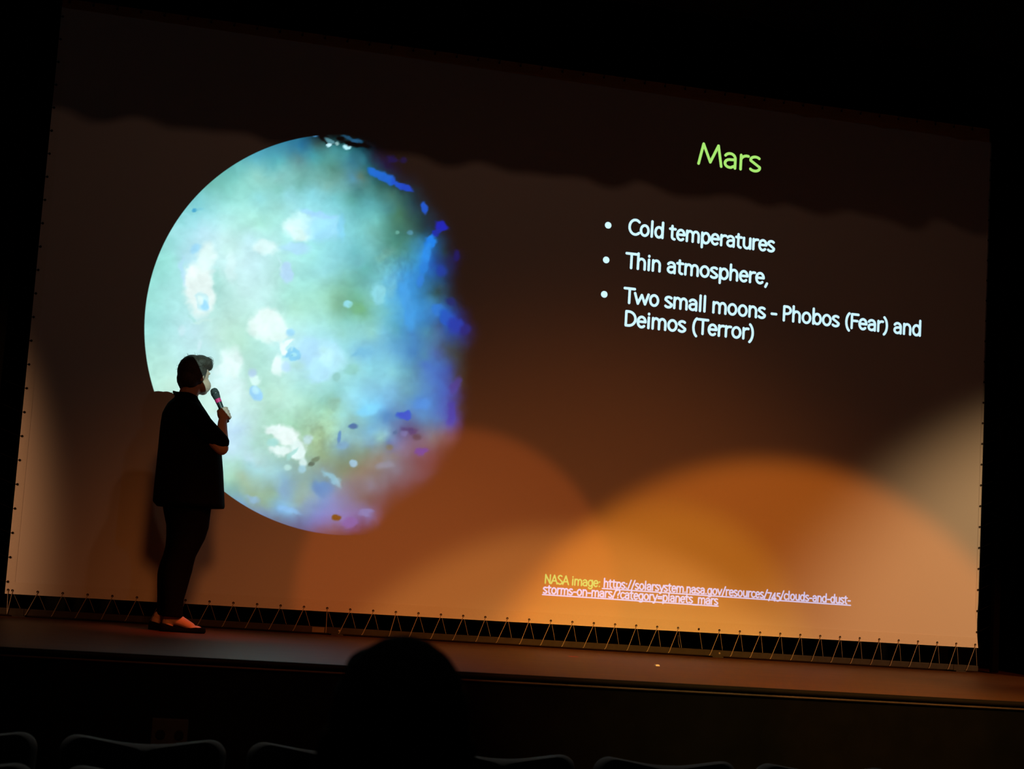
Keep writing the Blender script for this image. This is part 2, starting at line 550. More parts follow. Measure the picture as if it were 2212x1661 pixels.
b.limb([H(0.080, 0.004, 0.012), H(0.094, 0.006, -0.012), H(0.102, 0.006, -0.028)], [0.010, 0.012, 0.014])   # nose
b.ball(H(0.084, 0, -0.054), (0.011, 0.022, 0.006), RH)          # lips
b.ball(H(0.083, 0, -0.064), (0.010, 0.019, 0.006), RH)
for k in (-1, 1):
    b.ball(H(0.070, 0.030*k, 0.020), (0.016, 0.022, 0.010), RH)  # brow
    b.ball(H(-0.010, 0.073*k, -0.012), (0.018, 0.007, 0.028), RH)  # ears
b.limb([H(-0.020, 0, -0.06), P(-0.075, 0, 1.40), P(-0.090, 0, 1.33)], [0.060, 0.058, 0.070])  # neck
b.ball(P(-0.075, 0, 1.22), (0.115, 0.165, 0.15))
b.ball(P(-0.04, 0, 1.02), (0.13, 0.17, 0.20))
b.ball(P(-0.02, 0, 0.82), (0.105, 0.15, 0.14))
# near arm: bent, bringing the microphone to the mouth
SH, EL, WR = P(-0.055, -0.175, 1.285), P(0.140, -0.175, 1.098), P(0.139, -0.085, 1.262)
b.limb([SH, SH.lerp(EL, 0.5), EL], [0.058, 0.052, 0.043])
b.limb([EL, EL.lerp(WR, 0.3), EL.lerp(WR, 0.7), WR], [0.041, 0.040, 0.032, 0.027])
# far arm hanging
b.limb([P(-0.055, 0.175, 1.285), P(-0.07, 0.235, 1.03), P(-0.02, 0.23, 0.82)], [0.058, 0.042, 0.028])
b.ball(P(-0.01, 0.225, 0.765), (0.030, 0.016, 0.045))
for k in range(4):
    b.limb([P(-0.028+0.016*k, 0.225, 0.735), P(-0.026+0.017*k, 0.220, 0.700), P(-0.020+0.017*k, 0.210, 0.668+0.004*abs(k-1.5))], [0.0090, 0.0085, 0.0075], 8)
b.limb([P(0.022, 0.215, 0.775), P(0.036, 0.205, 0.740), P(0.036, 0.198, 0.712)], [0.010, 0.0095, 0.008], 8)
# legs and feet
LEG = {-1: (-0.006, -0.085), 1: (-0.030, 0.085)}
for k, (dx, dy) in LEG.items():
    b.limb([P(-0.01+dx, dy, 0.80), P(-0.035+dx, dy, 0.46), P(-0.055+dx, dy, 0.30), P(-0.060+dx, dy, 0.09)], [0.068, 0.050, 0.050, 0.034])
    hx = -0.072 if k < 0 else -0.128
    b.ball(P(hx, dy, 0.050), (0.035, 0.033, 0.040))
    b.limb([P(hx+0.012, dy, 0.080), P(hx+0.075, dy-0.004*k, 0.062), P(hx+0.135, dy-0.008*k, 0.036)], [0.036, 0.032, 0.024])
    b.ball(P(hx+0.160, dy-0.008*k, 0.026), (0.040, 0.040, 0.018))
# the fist round the microphone
MT, MB = P(0.081, -0.030, 1.440), P(0.171, -0.060, 1.262)
AX = (MT-MB).normalized()
E1 = Vector((AX.z, 0, -AX.x)).normalized()       # to the right of the handle
E2 = AX.cross(E1).normalized()
if E2.y > 0:
    E2 = -E2
GC = MT.lerp(MB, 0.735)
b.limb([WR, GC-E1*0.016+E2*0.014-AX*0.028], [0.027, 0.027])
b.ball(GC-E1*0.018+E2*0.016-AX*0.004, (0.024, 0.022, 0.040), Matrix((E1, E2, AX)).transposed())
for k in range(4):
    h = 0.030-0.0195*k
    R0 = 0.0262-0.001*abs(k-1.2)
    pts = []
    for a in (100, 50, 5, -40, -85, -130):
        an = math.radians(a)
        g = R0*(1.14 if a in (50, 5) else 1.0)
        pts.append(GC+AX*(h-0.004*(a < 0))+E1*(g*math.cos(an))+E2*(g*math.sin(an)))
    b.limb(pts, [0.0098, 0.0100, 0.0098, 0.0090, 0.0086, 0.0076], 9)
b.limb([GC-E1*0.024+E2*0.012-AX*0.018, GC-E1*0.028+E2*0.004+AX*0.012, GC-E1*0.022-E2*0.010+AX*0.034, GC-E1*0.010-E2*0.020+AX*0.044], [0.013, 0.0115, 0.0105, 0.0085], 9)
body = b.build('body', 'skin', per, 0.0036, 4)
for k in (-1, 1):
    V, Fc = lathe_geo([(0.002, -0.011), (0.008, -0.008), (0.0115, 0), (0.008, 0.008), (0.002, 0.011)], 12, H(0.070, 0.030*k, 0.002), (0, 0, 1))
    mesh('eye', V, Fc, 'eye', per, True)
# hair: a rounded bob with a fringe
b = Body()
b.ball(P(-0.060, 0.0, 1.557), (0.092, 0.090, 0.103))
b.ball(P(-0.078, -0.004, 1.512), (0.073, 0.086, 0.080))
b.ball(P(-0.066, -0.030, 1.498), (0.054, 0.066, 0.058))
b.ball(P(-0.040, -0.036, 1.535), (0.054, 0.052, 0.070))
b.ball(P(-0.088, 0.0, 1.464), (0.044, 0.058, 0.034))
b.ball(P(-0.016, -0.004, 1.612), (0.058, 0.074, 0.050))
b.ball(P(0.016, 0.000, 1.613), (0.040, 0.060, 0.040))
b.ball(P(0.036, 0.010, 1.600), (0.024, 0.046, 0.030))
hair = b.build('hair', 'hair', per, 0.005, 3)
strands = []
def strand(p0, p1, p2, p3, r=0.0007):
    q = [Vector(p) for p in (p0, p1, p2, p3)]
    pts = []
    for i in range(9):
        t = i/8
        pts.append(q[0]*(1-t)**3+q[1]*3*t*(1-t)**2+q[2]*3*t*t*(1-t)+q[3]*t**3)
    return tube_geo(pts, [r*(1-0.6*i/8) for i in range(9)], 4)
for k in range(70):
    an, el = random.uniform(0, 2*math.pi), random.uniform(0.0, 1.3)
    r_ = Vector((0.092*math.cos(an)*math.cos(el), 0.090*math.sin(an)*math.cos(el), 0.103*math.sin(el)))
    c_ = P(-0.060, 0, 1.557)+r_
    t_ = Vector((-r_.y, r_.x, random.uniform(-0.03, 0.03)))*random.choice((-1, 1))
    strands.append(strand(c_-r_*0.04, c_+t_*0.15+r_*0.03, c_+t_*0.3+r_*0.06, c_+t_*0.45+r_*random.uniform(0.0, 0.06)))
for k in range(40):
    y_ = random.uniform(-0.045, 0.050)
    s0 = P(random.uniform(0.0, 0.03), y_, random.uniform(1.634, 1.650))
    dx_ = random.uniform(0.024, 0.036)
    strands.append(strand(s0, s0+Vector((dx_, 0, 0.010)), s0+Vector((dx_+0.008, 0, -0.020)), s0+Vector((dx_-random.uniform(0, 0.008), 0, -0.045-random.uniform(0, 0.025))), 0.0009))
st = mesh('loose_hair', *merge(*strands), 'hair', per)
st['kind'] = 'stuff'
# tunic: falls straight from the shoulders to a wide hem
def ring(z, x0, x1, ry, n=44, fold=0.0, sq=2.3, zc=None):
    out = []
    cx, rx = 0.5*(x0+x1), 0.5*(x1-x0)
    for k in range(n):
        a = 2*math.pi*k/n
        c_, s_2 = math.cos(a), math.sin(a)
        q = (abs(c_)**sq+abs(s_2)**sq)**(-1/sq)
        f_ = 1+fold*math.sin(7*a+1.0)*(0.3+abs(s_2))
        out.append(P(cx+rx*q*c_*(1 if abs(s_2) < 0.2 else f_), ry*q*s_2*f_, z+(zc(c_) if zc else 0)))
    return out
b = Body()
b.loft([ring(0.738, -0.196, 0.200, 0.205, fold=0.02, zc=lambda c: 0.006*c), ring(0.760, -0.223, 0.203, 0.225, fold=0.025),
        ring(0.85, -0.224, 0.191, 0.228, fold=0.02), ring(0.96, -0.222, 0.176, 0.225, fold=0.015),
        ring(1.07, -0.221, 0.158, 0.215, fold=0.01), ring(1.18, -0.221, 0.128, 0.205), ring(1.235, -0.220, 0.102, 0.200),
        ring(1.29, -0.216, 0.066, 0.190), ring(1.322, -0.204, 0.042, 0.165), ring(1.355, -0.188, 0.016, 0.125), ring(1.385, -0.160, -0.004, 0.085)])
# stand collar, the tip sticking out at the nape
b.loft([ring(1.36, -0.160, -0.006, 0.085, sq=2), ring(1.395, -0.152, -0.010, 0.078, sq=2), ring(1.418, -0.152, -0.020, 0.070, sq=2), ring(1.424, -0.148, -0.030, 0.064, sq=2)])
b.limb([P(-0.120, -0.03, 1.400), P(-0.150, -0.035, 1.412), P(-0.168, -0.038, 1.425)], [0.020, 0.014, 0.005])
CU = SH.lerp(EL, 0.90)+Vector((0.012, 0, 0.016))
b.limb([SH, SH.lerp(EL, 0.45), CU], [0.074, 0.070, 0.053])
b.limb([P(-0.055, 0.165, 1.28), P(-0.065, 0.215, 1.06)], [0.074, 0.068])
b.build('tunic', 'black_cloth', per, 0.006, 3)
# trousers
b = Body()
TR = [(0.76, -0.165, 0.120), (0.70, -0.150, 0.117), (0.625, -0.128, 0.115), (0.555, -0.122, 0.099), (0.497, -0.121, 0.074), (0.446, -0.130, 0.053),
      (0.40, -0.143, 0.045), (0.357, -0.151, 0.040), (0.33, -0.153, 0.034), (0.26, -0.148, 0.021), (0.194, -0.141, 0.008), (0.13, -0.138, 0.006), (0.088, -0.137, 0.009)]
for k in (-1, 1):
    rings = []
    for z, a0, a1 in reversed(TR):
        ins = 0.022
        x0_, x1_ = (a0+ins, a1) if k < 0 else (a0, a1-ins)
        ry = 0.068+0.035*max(0, (z-0.35)/0.4)
        yc = 0.088*k*(0.92 if z > 0.5 else 1)
        rings.append([p+Vector((0, yc, 0)) for p in ring(z, x0_, x1_, ry, n=28, sq=2.1)])
    b.loft(rings)
b.build('trousers', 'trouser', per, 0.006, 3)
# flat shoes, open over the instep
for k, (dx, dy) in LEG.items():
    hx = -0.072 if k < 0 else -0.128
    out = [(-0.050, 0.000), (-0.045, 0.026), (-0.02, 0.036), (0.04, 0.036), (0.10, 0.044), (0.16, 0.046), (0.20, 0.036), (0.222, 0.012)]
    out = out+[(x, -y) for x, y in reversed(out) if y > 0]
    tops = lambda x: 0.050 if x < -0.02 else (0.046-0.28*(x+0.02) if x < 0.06 else (0.026 if x < 0.12 else 0.034))
    n = len(out)
    V, Fc = [], []
    for lvl in range(4):
        for x, y in out:
            if lvl == 0:
                q = (x*0.97, y*0.92, 0.0)
            elif lvl == 1:
                q = (x, y, 0.010)
            elif lvl == 2:
                q = (x*0.99, y*0.98, tops(x)*0.8)
            else:
                q = (x*0.96+0.004, y*0.90, tops(x))
            V.append(P(hx+q[0], dy+q[1], q[2]))
    for l_ in range(3):
        for i in range(n):
            Fc.append((l_*n+i, l_*n+(i+1) % n, (l_+1)*n+(i+1) % n, (l_+1)*n+i))
    Fc.append(tuple(reversed(range(n))))
    # toe cap closes the front third
    toe = [i for i in range(n) if out[i][0] >= 0.10]
    Fc.append(tuple(3*n+i for i in toe))
    o = mesh('shoe', V, Fc, 'shoe', per, True)
    s_ = o.modifiers.new('thickness', 'SOLIDIFY')
    s_.thickness = 0.004
    s_.offset = 1
# the microphone
mic = thing('microphone', 'black handheld microphone with a pink band in the standing person\'s hand', 'microphone', MB)
V, Fc = lathe_geo([(0.0105, 0.0), (0.0135, 0.004), (0.0140, 0.02), (0.0152, 0.08), (0.0175, 0.135), (0.0178, 0.148)], 20, MB, AX)
mesh('handle', V, Fc, 'mic_body', mic, True)
V, Fc = lathe_geo([(0.0182, 0.133), (0.0188, 0.136), (0.0188, 0.156), (0.0182, 0.159)], 20, MB, AX)
mesh('band', V, Fc, 'pink', mic, True)
V, Fc = lathe_geo([(0.0180, 0.156), (0.0205, 0.160), (0.0235, 0.180), (0.0248, 0.196), (0.0240, 0.208), (0.0205, 0.219), (0.013, 0.226), (0.004, 0.228)], 20, MB, AX)
g = mesh('grille', V, Fc, 'mic_grille', mic, True)
V, Fc = lathe_geo([(0.0250, 0.188), (0.0258, 0.190), (0.0258, 0.196), (0.0250, 0.198)], 20, MB, AX)
mesh('grille_ring', V, Fc, 'mic_body', g, True)

# ---------------------------------------------------------------- theatre seats
def outline(w, h, r, dip, n=9):
    """Seat-back outline, bottom first, rounded top corners, top edge dipping in the middle."""
    pts = [(-w/2+0.02, 0), (w/2-0.02, 0)]
    for k in range(n):
        a = math.pi/2*k/(n-1)
        pts.append((w/2-r+r*math.cos(a), h-r+r*math.sin(a)))
    m_ = 15
    for k in range(1, m_):
        x = (w/2-r)*(1-2*k/m_)
        pts.append((x, h-dip*math.cos(math.pi/2*x/(w/2-r))**1.2))
    for k in range(n):
        a = math.pi/2+math.pi/2*k/(n-1)
        pts.append((-w/2+r+r*math.cos(a), h-r+r*math.sin(a)))
    return pts
def panel(pts, y0, y1, rnd, lean, z0, curve=0.0):
    """Solid board with a rounded rim: (x, z) outline, faces at y0 (audience side) and y1."""
    n = len(pts)
    cx = sum(p[0] for p in pts)/n
    cz = sum(p[1] for p in pts)/n
    V, Fc = [], []
    steps = [(y0, rnd*1.5), (y0, rnd*1.15), (y0, rnd), (y0+rnd*0.3, rnd*0.3), (y0+rnd, 0), (y1-rnd, 0), (y1-rnd*0.3, rnd*0.3), (y1, rnd), (y1, rnd*1.15), (y1, rnd*1.5)]
    for y, ins in steps:
        for x, z in pts:
            dx, dz = x-cx, z-cz
            L = math.hypot(dx, dz)
            k = (L-ins)/L
            xx, zz = cx+dx*k, cz+dz*k
            V.append(Vector((xx, y-lean*zz+curve*(xx/0.25)**2, z0+zz)))
    m_ = len(steps)
    for l_ in range(m_-1):
        for i in range(n):
            Fc.append((l_*n+i, l_*n+(i+1) % n, (l_+1)*n+(i+1) % n, (l_+1)*n+i))
    Fc.append(tuple(reversed(range(n))))
    Fc.append(tuple(range((m_-1)*n, m_*n)))
    return V, Fc
def local_mesh(name, geo, m, smooth=True):
    me = bpy.data.meshes.new(name)
    me.from_pydata([tuple(v) for v in geo[0]], [], geo[1])
    if smooth:
        me.polygons.foreach_set('use_smooth', [True]*len(me.polygons))
        try:
            me.set_sharp_from_angle(angle=math.radians(50))
        except Exception:
            pass
    me.materials.append(M[m])
    return me
SW = 0.497
SEAT = [
 ('back_shell', local_mesh('back_shell', panel(outline(SW, 0.60, 0.050, 0.020), -0.036, 0.012, 0.020, 0.17, 0.258, 0.014), 'seat_shell')),
 ('back_cushion', local_mesh('back_cushion', panel(outline(SW-0.06, 0.50, 0.05, 0.014), 0.012, 0.062, 0.020, 0.17, 0.31, 0.014), 'seat_cloth')),
 ('seat_pan', local_mesh('seat_pan', panel([(x, z*0.8) for x, z in outline(SW-0.07, 0.46, 0.06, 0.0)], 0.055, 0.125, 0.025, 0.20, 0.36), 'seat_cloth')),
]
def armrest(s):
    a = merge(box_geo(s*0.279-0.022, s*0.279+0.022, -0.05, 0.30, 0.575, 0.605), box_geo(s*0.279-0.012, s*0.279+0.012, 0.02, 0.07, 0.0, 0.577), box_geo(s*0.279-0.022, s*0.279+0.022, -0.06, 0.16, 0.0, 0.012))
    return a
SEAT += [('armrest', local_mesh('armrest', armrest(1), 'seat_metal', False))]
PAN_DOWN = local_mesh('seat_pan', panel([(x, z) for x, z in outline(SW-0.07, 0.44, 0.06, 0.0)], -0.035, 0.035, 0.02, 0.0, 0.0), 'seat_cloth')
PAN_DOWN.transform(Matrix.Translation((0, 0.03, 0.40)) @ Matrix.Rotation(math.radians(-90), 4, 'X') @ Matrix.Scale(-1, 4, (0, 1, 0)))
def seat(label, x, y, group='theatre seats in the rows', down=False):
    r = thing('theatre_seat', label, 'seat', (x, y, 0), group)
    for nm, me in SEAT:
        link_data(nm, PAN_DOWN if (down and nm == 'seat_pan') else me, r)
    return r
def seat_x(slope, D):
    v = F(CAM[0]+slope*D, CAM[1]+D, 0)
    return v.x, v.y
RA, RB = 5.28, 4.55
seat('theatre seat back of the farther row cut by the left picture edge', *seat_x(-0.063, RA))
seat('theatre seat back in front of the small box on the stage front', *seat_x(0.043, RA))
seat('theatre seat back just left of the foreground head, partly hidden by it', *seat_x(0.149, RA))
seat('theatre seat back just right of the foreground head, partly hidden by it', *seat_x(0.255, RA))
seat('theatre seat back third from the right edge of the picture', *seat_x(0.361, RA))
seat('theatre seat back second from the right edge of the picture', *seat_x(0.467, RA))
seat('theatre seat back whose corner shows in the bottom right corner', *seat_x(0.573, RA))
seat('nearer theatre seat back in the bottom left corner of the picture', *seat_x(-0.070, RB))
seat('nearer theatre seat back with long rim along the bottom edge, left', *seat_x(0.053, RB))
seat('nearest theatre seat back left of the head, only its corner showing', *seat_x(0.177, RB))

# ---------------------------------------------------------------- listener in the foreground
HD = 1.95
hp = F(CAM[0]+0.193*HD, CAM[1]+HD, 0)
HX, HY = hp.x, hp.y
CZ = F(*CAM).z
seat('theatre seat the foreground listener sits on', HX, HY-0.12, down=True)
lis = thing('person', 'person seated in the foreground, dark head seen from behind', 'person', (HX, HY+0.05, 0))
def Q(x, y, z):
    return Vector((HX+x, HY+y, z))
TOPZ = CZ-0.040*HD
b = Body()
hz = TOPZ-0.118
b.ball(Q(0, 0.0, hz), (0.079, 0.098, 0.110))
b.ball(Q(0, 0.03, hz-0.055), (0.066, 0.075, 0.085))
b.ball(Q(0, 0.075, hz-0.115), (0.030, 0.030, 0.024))
b.limb([Q(0, 0.095, hz+0.01), Q(0, 0.118, hz-0.035)], [0.010, 0.014])
b.ball(Q(0, 0.098, hz-0.070), (0.024, 0.012, 0.008))
b.limb([Q(0, -0.01, hz-0.07), Q(0, -0.02, hz-0.15), Q(0, -0.02, hz-0.22)], [0.060, 0.058, 0.075])
for k in (-1, 1):
    b.ball(Q(0.086*k, 0.0, hz-0.022), (0.010, 0.022, 0.034), Matrix.Rotation(math.radians(12*k), 3, 'Z'))
    b.limb([Q(0.17*k, -0.02, hz-0.27), Q(0.21*k, 0.05, hz-0.52), Q(0.13*k, 0.27, hz-0.56)], [0.055, 0.045, 0.030])
    b.ball(Q(0.11*k, 0.32, hz-0.56), (0.038, 0.050, 0.018))
    for j in range(4):
        b.limb([Q(0.11*k-0.024+0.016*j, 0.35, hz-0.56), Q(0.11*k-0.025+0.0165*j, 0.395, hz-0.568), Q(0.11*k-0.025+0.0165*j, 0.415-0.004*abs(j-1.5), hz-0.588)], [0.010, 0.009, 0.008], 8)
    b.limb([Q(0.075*k, 0.315, hz-0.56), Q(0.060*k, 0.350, hz-0.568)], [0.012, 0.009], 8)
    b.limb([Q(0.09*k, 0.02, 0.52), Q(0.11*k, 0.45, 0.53), Q(0.11*k, 0.46, 0.09)], [0.085, 0.062, 0.042])
    b.limb([Q(0.11*k, 0.46, 0.06), Q(0.12*k, 0.62, 0.04)], [0.040, 0.030])
b.ball(Q(0, -0.01, hz-0.40), (0.17, 0.115, 0.20))
b.ball(Q(0, 0.0, 0.62), (0.165, 0.125, 0.17))
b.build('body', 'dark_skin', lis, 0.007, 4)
b = Body()
b.ball(Q(0, -0.012, hz+0.010), (0.086, 0.102, 0.110))
b.ball(Q(0, -0.030, hz-0.040), (0.080, 0.078, 0.080))
b.ball(Q(0, 0.060, hz+0.075), (0.060, 0.045, 0.030))
b.build('hair', 'dark_hair', lis, 0.006, 4)
b = Body()
b.limb([Q(-0.15, -0.02, hz-0.265), Q(0, -0.025, hz-0.225), Q(0.15, -0.02, hz-0.265)], [0.066, 0.070, 0.066])
b.ball(Q(0, -0.01, hz-0.40), (0.195, 0.128, 0.215))
b.ball(Q(0, 0.0, 0.62), (0.18, 0.138, 0.18))
for k in (-1, 1):
    b.limb([Q(0.17*k, -0.02, hz-0.275), Q(0.205*k, 0.03, hz-0.45)], [0.068, 0.060])
b.build('shirt', 'dark_shirt', lis, 0.009, 4)
b = Body()
for k in (-1, 1):
    b.limb([Q(0.09*k, 0.02, 0.54), Q(0.11*k, 0.46, 0.54), Q(0.11*k, 0.47, 0.12)], [0.098, 0.074, 0.058])
b.build('trousers', 'dark_shirt', lis, 0.009, 3)
for k in (-1, 1):
    b = Body()
    b.limb([Q(0.11*k, 0.44, 0.045), Q(0.12*k, 0.56, 0.042), Q(0.122*k, 0.66, 0.034)], [0.044, 0.044, 0.034])
    b.build('shoe', 'shoe', lis, 0.008, 3)

# ---------------------------------------------------------------- small things
c = F(0.853, STAGE_EDGE+0.022, -0.52)
bx = thing('connection_box', 'small dark grey box on the stage front, above the seat rim', 'box', (c.x, c.y, c.z-0.075))
fy = STAGE_EDGE+0.022
bevel(mesh('housing', *box_geo(c.x-0.080, c.x+0.080, fy-0.055, fy, c.z-0.075, c.z+0.078), 'box', bx), 0.004, 2)
for dx in (-0.040, 0.042):
    v, f = lathe_geo([(0.021, 0.0), (0.021, 0.006), (0.015, 0.008), (0.013, 0.003)], 18, (c.x+dx, fy-0.055, c.z+0.012), (0, -1, 0))
    mesh('socket', v, f, 'socket', bx)
def crumb(name, label, cat, x, y, pts, h, m):
    n = len(pts)
    V = [(x+a, y+b_, STAGE_Z+0.0005) for a, b_ in pts]+[(x+a*0.8, y+b_*0.8, STAGE_Z+h*(0.7+0.3*((i*7) % 3)/2)) for i, (a, b_) in enumerate(pts)]
    Fc = [tuple(reversed(range(n))), tuple(range(n, 2*n))]+[(i, (i+1) % n, n+(i+1) % n, n+i) for i in range(n)]
    return tag(mesh(name, V, Fc, m), label, cat)
crumb('paper_scrap', 'tiny white scrap of paper lying on the stage floor', 'scrap', 3.70, -1.62, [(-0.012, -0.02), (0.010, -0.03), (0.014, 0.01), (0.004, 0.03), (-0.01, 0.02)], 0.010, 'paper')
crumb('tape_mark', 'short red tape mark stuck to the stage floor', 'tape', 3.36, -1.05, [(-0.030, -0.03), (0.030, -0.035), (0.032, 0.03), (-0.026, 0.035)], 0.001, 'red_tape')

# ---------------------------------------------------------------- projector and its slide
LENS = Vector((3.60, -13.0, 4.25))              # screen coordinates of the lamp
FILM = 0.0192                                    # film distance / throw
SX0, SX1, SZ0, SZ1 = -0.075, 6.790, -0.045, 3.785
LW = F(*LENS)
pj = thing('slide_projector', 'slide projector hanging from the ceiling behind the audience', 'projector', LW)
pl = bpy.data.lights.new('projector_lamp', 'SPOT')
pl.spot_size = math.radians(52)
pl.spot_blend = 0.0
pl.shadow_soft_size = 0.0
pl.energy = 1.03*K4*(13.0**2+2.1**2)/0.88/0.95
pl.color = (1, 1, 1)
lo = bpy.data.objects.new('projector_lamp', pl)
COL.objects.link(lo)
lo.parent = pj
aim = F(3.35, 0, 1.87)-LW
lo.rotation_euler = aim.to_track_quat('-Z', 'Y').to_euler()

